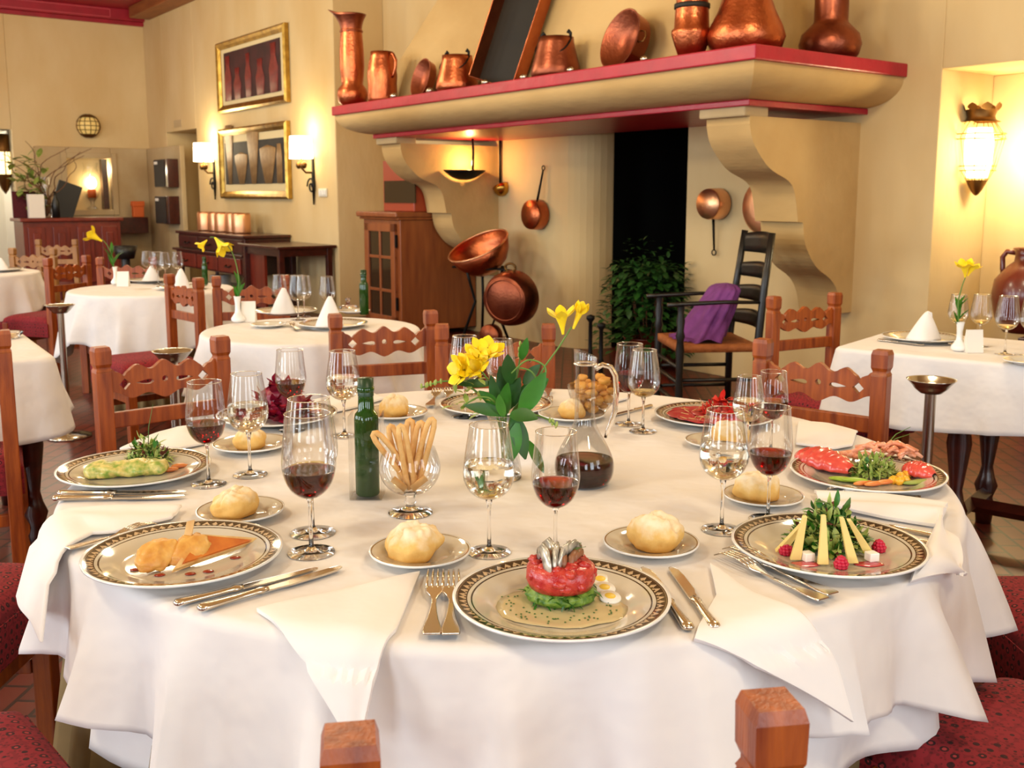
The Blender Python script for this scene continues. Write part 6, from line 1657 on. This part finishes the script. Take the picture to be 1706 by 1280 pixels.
# ================================================================== SETTINGS ON THE OTHER TABLES
M['bud_vase'] = pbr('white_porcelain', '#ecebe8', .2, coat=.3)
def bud_vase(u, v, vtop, label, fl_label, stem_pts, heads, dy=0):
    p = at(u, v); k = fit_height(p, vtop)
    t = thing('bud_vase', label, 'vase', Matrix.Translation(p))
    b = MB(); b.lathe(smooth_prof([(r * k, z * k) for r, z in ((0, 0), (.15, 0), (.25, .06), (.26, .16), (.17, .30), (.11, .42), (.10, .7), (.13, .95), (.15, 1.0), (.12, 1.0), (.09, .9), (0, .8))], 3), 28); b.build('body', M['bud_vase'], t)
    f = thing('bud_vase_flower', fl_label, 'flower', Matrix.Translation(p))
    b = MB(); P = [Vector((0, 0, k * .5))] + [depth(a, c_, p.y) - p for a, c_ in stem_pts]; stem_curve(P, .0030, .0018, b); b.build('flower_stem', M['stem'], f)
    b = MB(); sc = p.y / 4.0
    for (hu, hv, du, dv, L) in heads: flower(b, depth(hu, hv, p.y) - p, (du, -.25, dv), L * sc, .7, L * sc * .42)
    b.build('yellow_flower', M['petal'], f)
    b = MB(); rr = random.Random(u)
    for i in range(9): b.leaf(P[1] * rr.uniform(.5, 1), (rr.uniform(-.7, .7), rr.uniform(-.5, .5), 1), .06 * sc, .014 * sc, 0, .2, seg=4)
    b.build('slim_leaves', M['leaf'], f)
bud_vase(397, 537, 494, 'white porcelain bud vase on the second round table', 'drooping yellow freesia arching out of the bud vase on the second round table', [(398, 470), (392, 435), (380, 410), (362, 397), (350, 395)], [(358, 396, .6, -.7, .08), (345, 400, -.6, -.6, .05)])
bud_vase(193, 474, 445, 'white porcelain bud vase on the third round table', 'yellow freesia leaning from the bud vase on the third round table', [(186, 425), (176, 405), (168, 398)], [(170, 402, -.7, .5, .07)])
bud_vase(1597, 585, 537, 'white porcelain bud vase on the rectangular table', 'pair of yellow freesias in the bud vase on the rectangular table', [(1596, 510), (1602, 480), (1610, 458)], [(1608, 462, -.2, 1, .075), (1612, 460, .35, 1, .065)])
def card(u, v, w, h, label, rz=0):
    p = at(u, v); b = MB(); b.prism([(-.02, 0), (.02, 0), (.002, h), (-.002, h)], -w / 2, w / 2, 'yz'); o = b
    return tag(b.build('table_card', M['paper'], None, TM(p.x, p.y, CZ, rz), bevel=.001), label, 'card')
card(415, 536, .065, .095, 'white folded table card beside the bud vase on the second round table')
card(206, 477, .075, .095, 'white folded table card beside the bud vase on the third round table')
card(1621, 587, .06, .085, 'white folded table card beside the bud vase on the rectangular table')
def cone_napkin(u, v, vtop, label, w=.055, loop=False):
    p = at(u, v, CZ + .02); k = fit_height(p, vtop); b = MB()
    def f(a, t):
        g = 2 * PI * a; r = w * (1 - t) ** .85 * (1 + .10 * math.sin(3 * g + 1)) + .006; return (r * math.cos(g) + .01 * t, r * .7 * math.sin(g), k * t)
    b.grid(f, 28, 12, wrap=True)
    if loop: b.tube([(.0, 0, k * .9), (.012, 0, k * 1.0), (.024, 0, k * .96), (.026, 0, k * .82), (.018, 0, k * .7)], .007, 8, flat=.5)
    return tag(b.build('folded_napkin', M['linen_napkin'], None, Matrix.Translation(p), solid=.002), label, 'napkin', 'napkins folded into cones')
def far_plate(u, v, label, small=False):
    p = at(u, v); return dup(_sp[0] if small else _pp[0], TM(p.x, p.y, CZ, u), label)
far_plate(476, 523, 'banded dinner plate under a cone napkin, far side of the second round table'); cone_napkin(470, 522, 480, 'cone napkin on the second round table, at the three glasses')
far_plate(555, 545, 'banded dinner plate at the near edge of the second round table'); cone_napkin(547, 543, 494, 'cone napkin at the near edge of the second round table')
far_plate(447, 545, 'small plate in front of the cone napkin on the second round table', True)
far_plate(590, 522, 'small plate below the second table oil bottle', True)
far_plate(250, 470, 'banded dinner plate under the squat napkin on the third round table'); cone_napkin(251, 468, 443, 'squat cone napkin on the third round table')
far_plate(303, 482, 'banded dinner plate behind the turned chair on the third round table'); cone_napkin(300, 482, 448, 'taller cone napkin on the third round table, behind the turned chair')
far_plate(4, 452, 'plate at the far-left round table edge'); cone_napkin(0, 450, 430, 'cone napkin on the far-left round table')
far_plate(1536, 568, 'banded dinner plate under the looped napkin on the rectangular table'); cone_napkin(1538, 566, 520, 'looped cone napkin on the rectangular table', .06, True)
far_plate(1712, 607, 'small plate at the frame edge of the rectangular table', True)
wineglass('empty', 467, 524, 458, 'empty glass leftmost of those on the second round table')
wineglass('empty', 497, 533, 459, 'empty glass in the middle of the second round table, nearer one')
wineglass('empty', 507, 528, 460, 'empty glass in the middle of the second round table, overlapped one')
wineglass('empty', 546, 530, 461, 'empty glass behind the near cone napkin on the second round table')
wineglass('empty', 246, 466, 419, 'empty glass behind the squat napkin on the third round table')
wineglass('empty', 264, 474, 420, 'empty glass in the middle of the third round table')
wineglass('empty', 276, 470, 421, 'empty glass overlapped by its neighbour on the third round table')
wineglass('empty', 297, 470, 420, 'empty glass behind the taller cone napkin on the third round table')
wineglass('low', 1593, 573, 491, 'glass behind the bud vase on the rectangular table')
wineglass('low', 1631, 577, 491, 'glass beside the clay jug side of the bud vase on the rectangular table')
wineglass('low', 1674, 590, 494, 'glass in front of the clay jug on the rectangular table')
wineglass('low', 1716, 592, 494, 'glass cut by the frame edge on the rectangular table')
cutlery('knife', (1462, 568), (1540, 577), 'knife beside the looped napkin on the rectangular table')
cutlery('fork', (497, 552), (480, 540), 'fork on the second round table beside the small plate')
for (u, v, vt, lab) in ((607, 524, 447, 'green oil bottle on the second round table'), (342, 474, 426, 'green oil bottle on the third round table')):
    p = at(u, v); k = fit_height(p, vt) / .24
    dup(bpy.data.objects['oil_bottle'], Matrix.Translation(p) @ Matrix.Scale(k / 1.0, 4), lab)
p = at(580, 517); b = MB(); b.lathe([(0, 0), (.035, 0), (.05, .02), (.045, .022), (.012, .03), (.010, .05), (.016, .06), (0, .066)], 24); tag(b.build('cruet', M['glass_solid'], None, Matrix.Translation(p)), 'small glass cruet by the bottle on the second round table', 'cruet')
p = at(15, 563); b = MB(); b.lathe([(0, .01), (.04, .01), (.055, .03), (.055, .035), (.03, .02), (0, .016)], 24); tag(b.build('ash_tray', M['glass_solid'], None, Matrix.Translation(p + Vector((0, 0, -.01)))), 'small glass dish on the table with dark turned legs', 'dish')
bpy.context.view_layer.update()
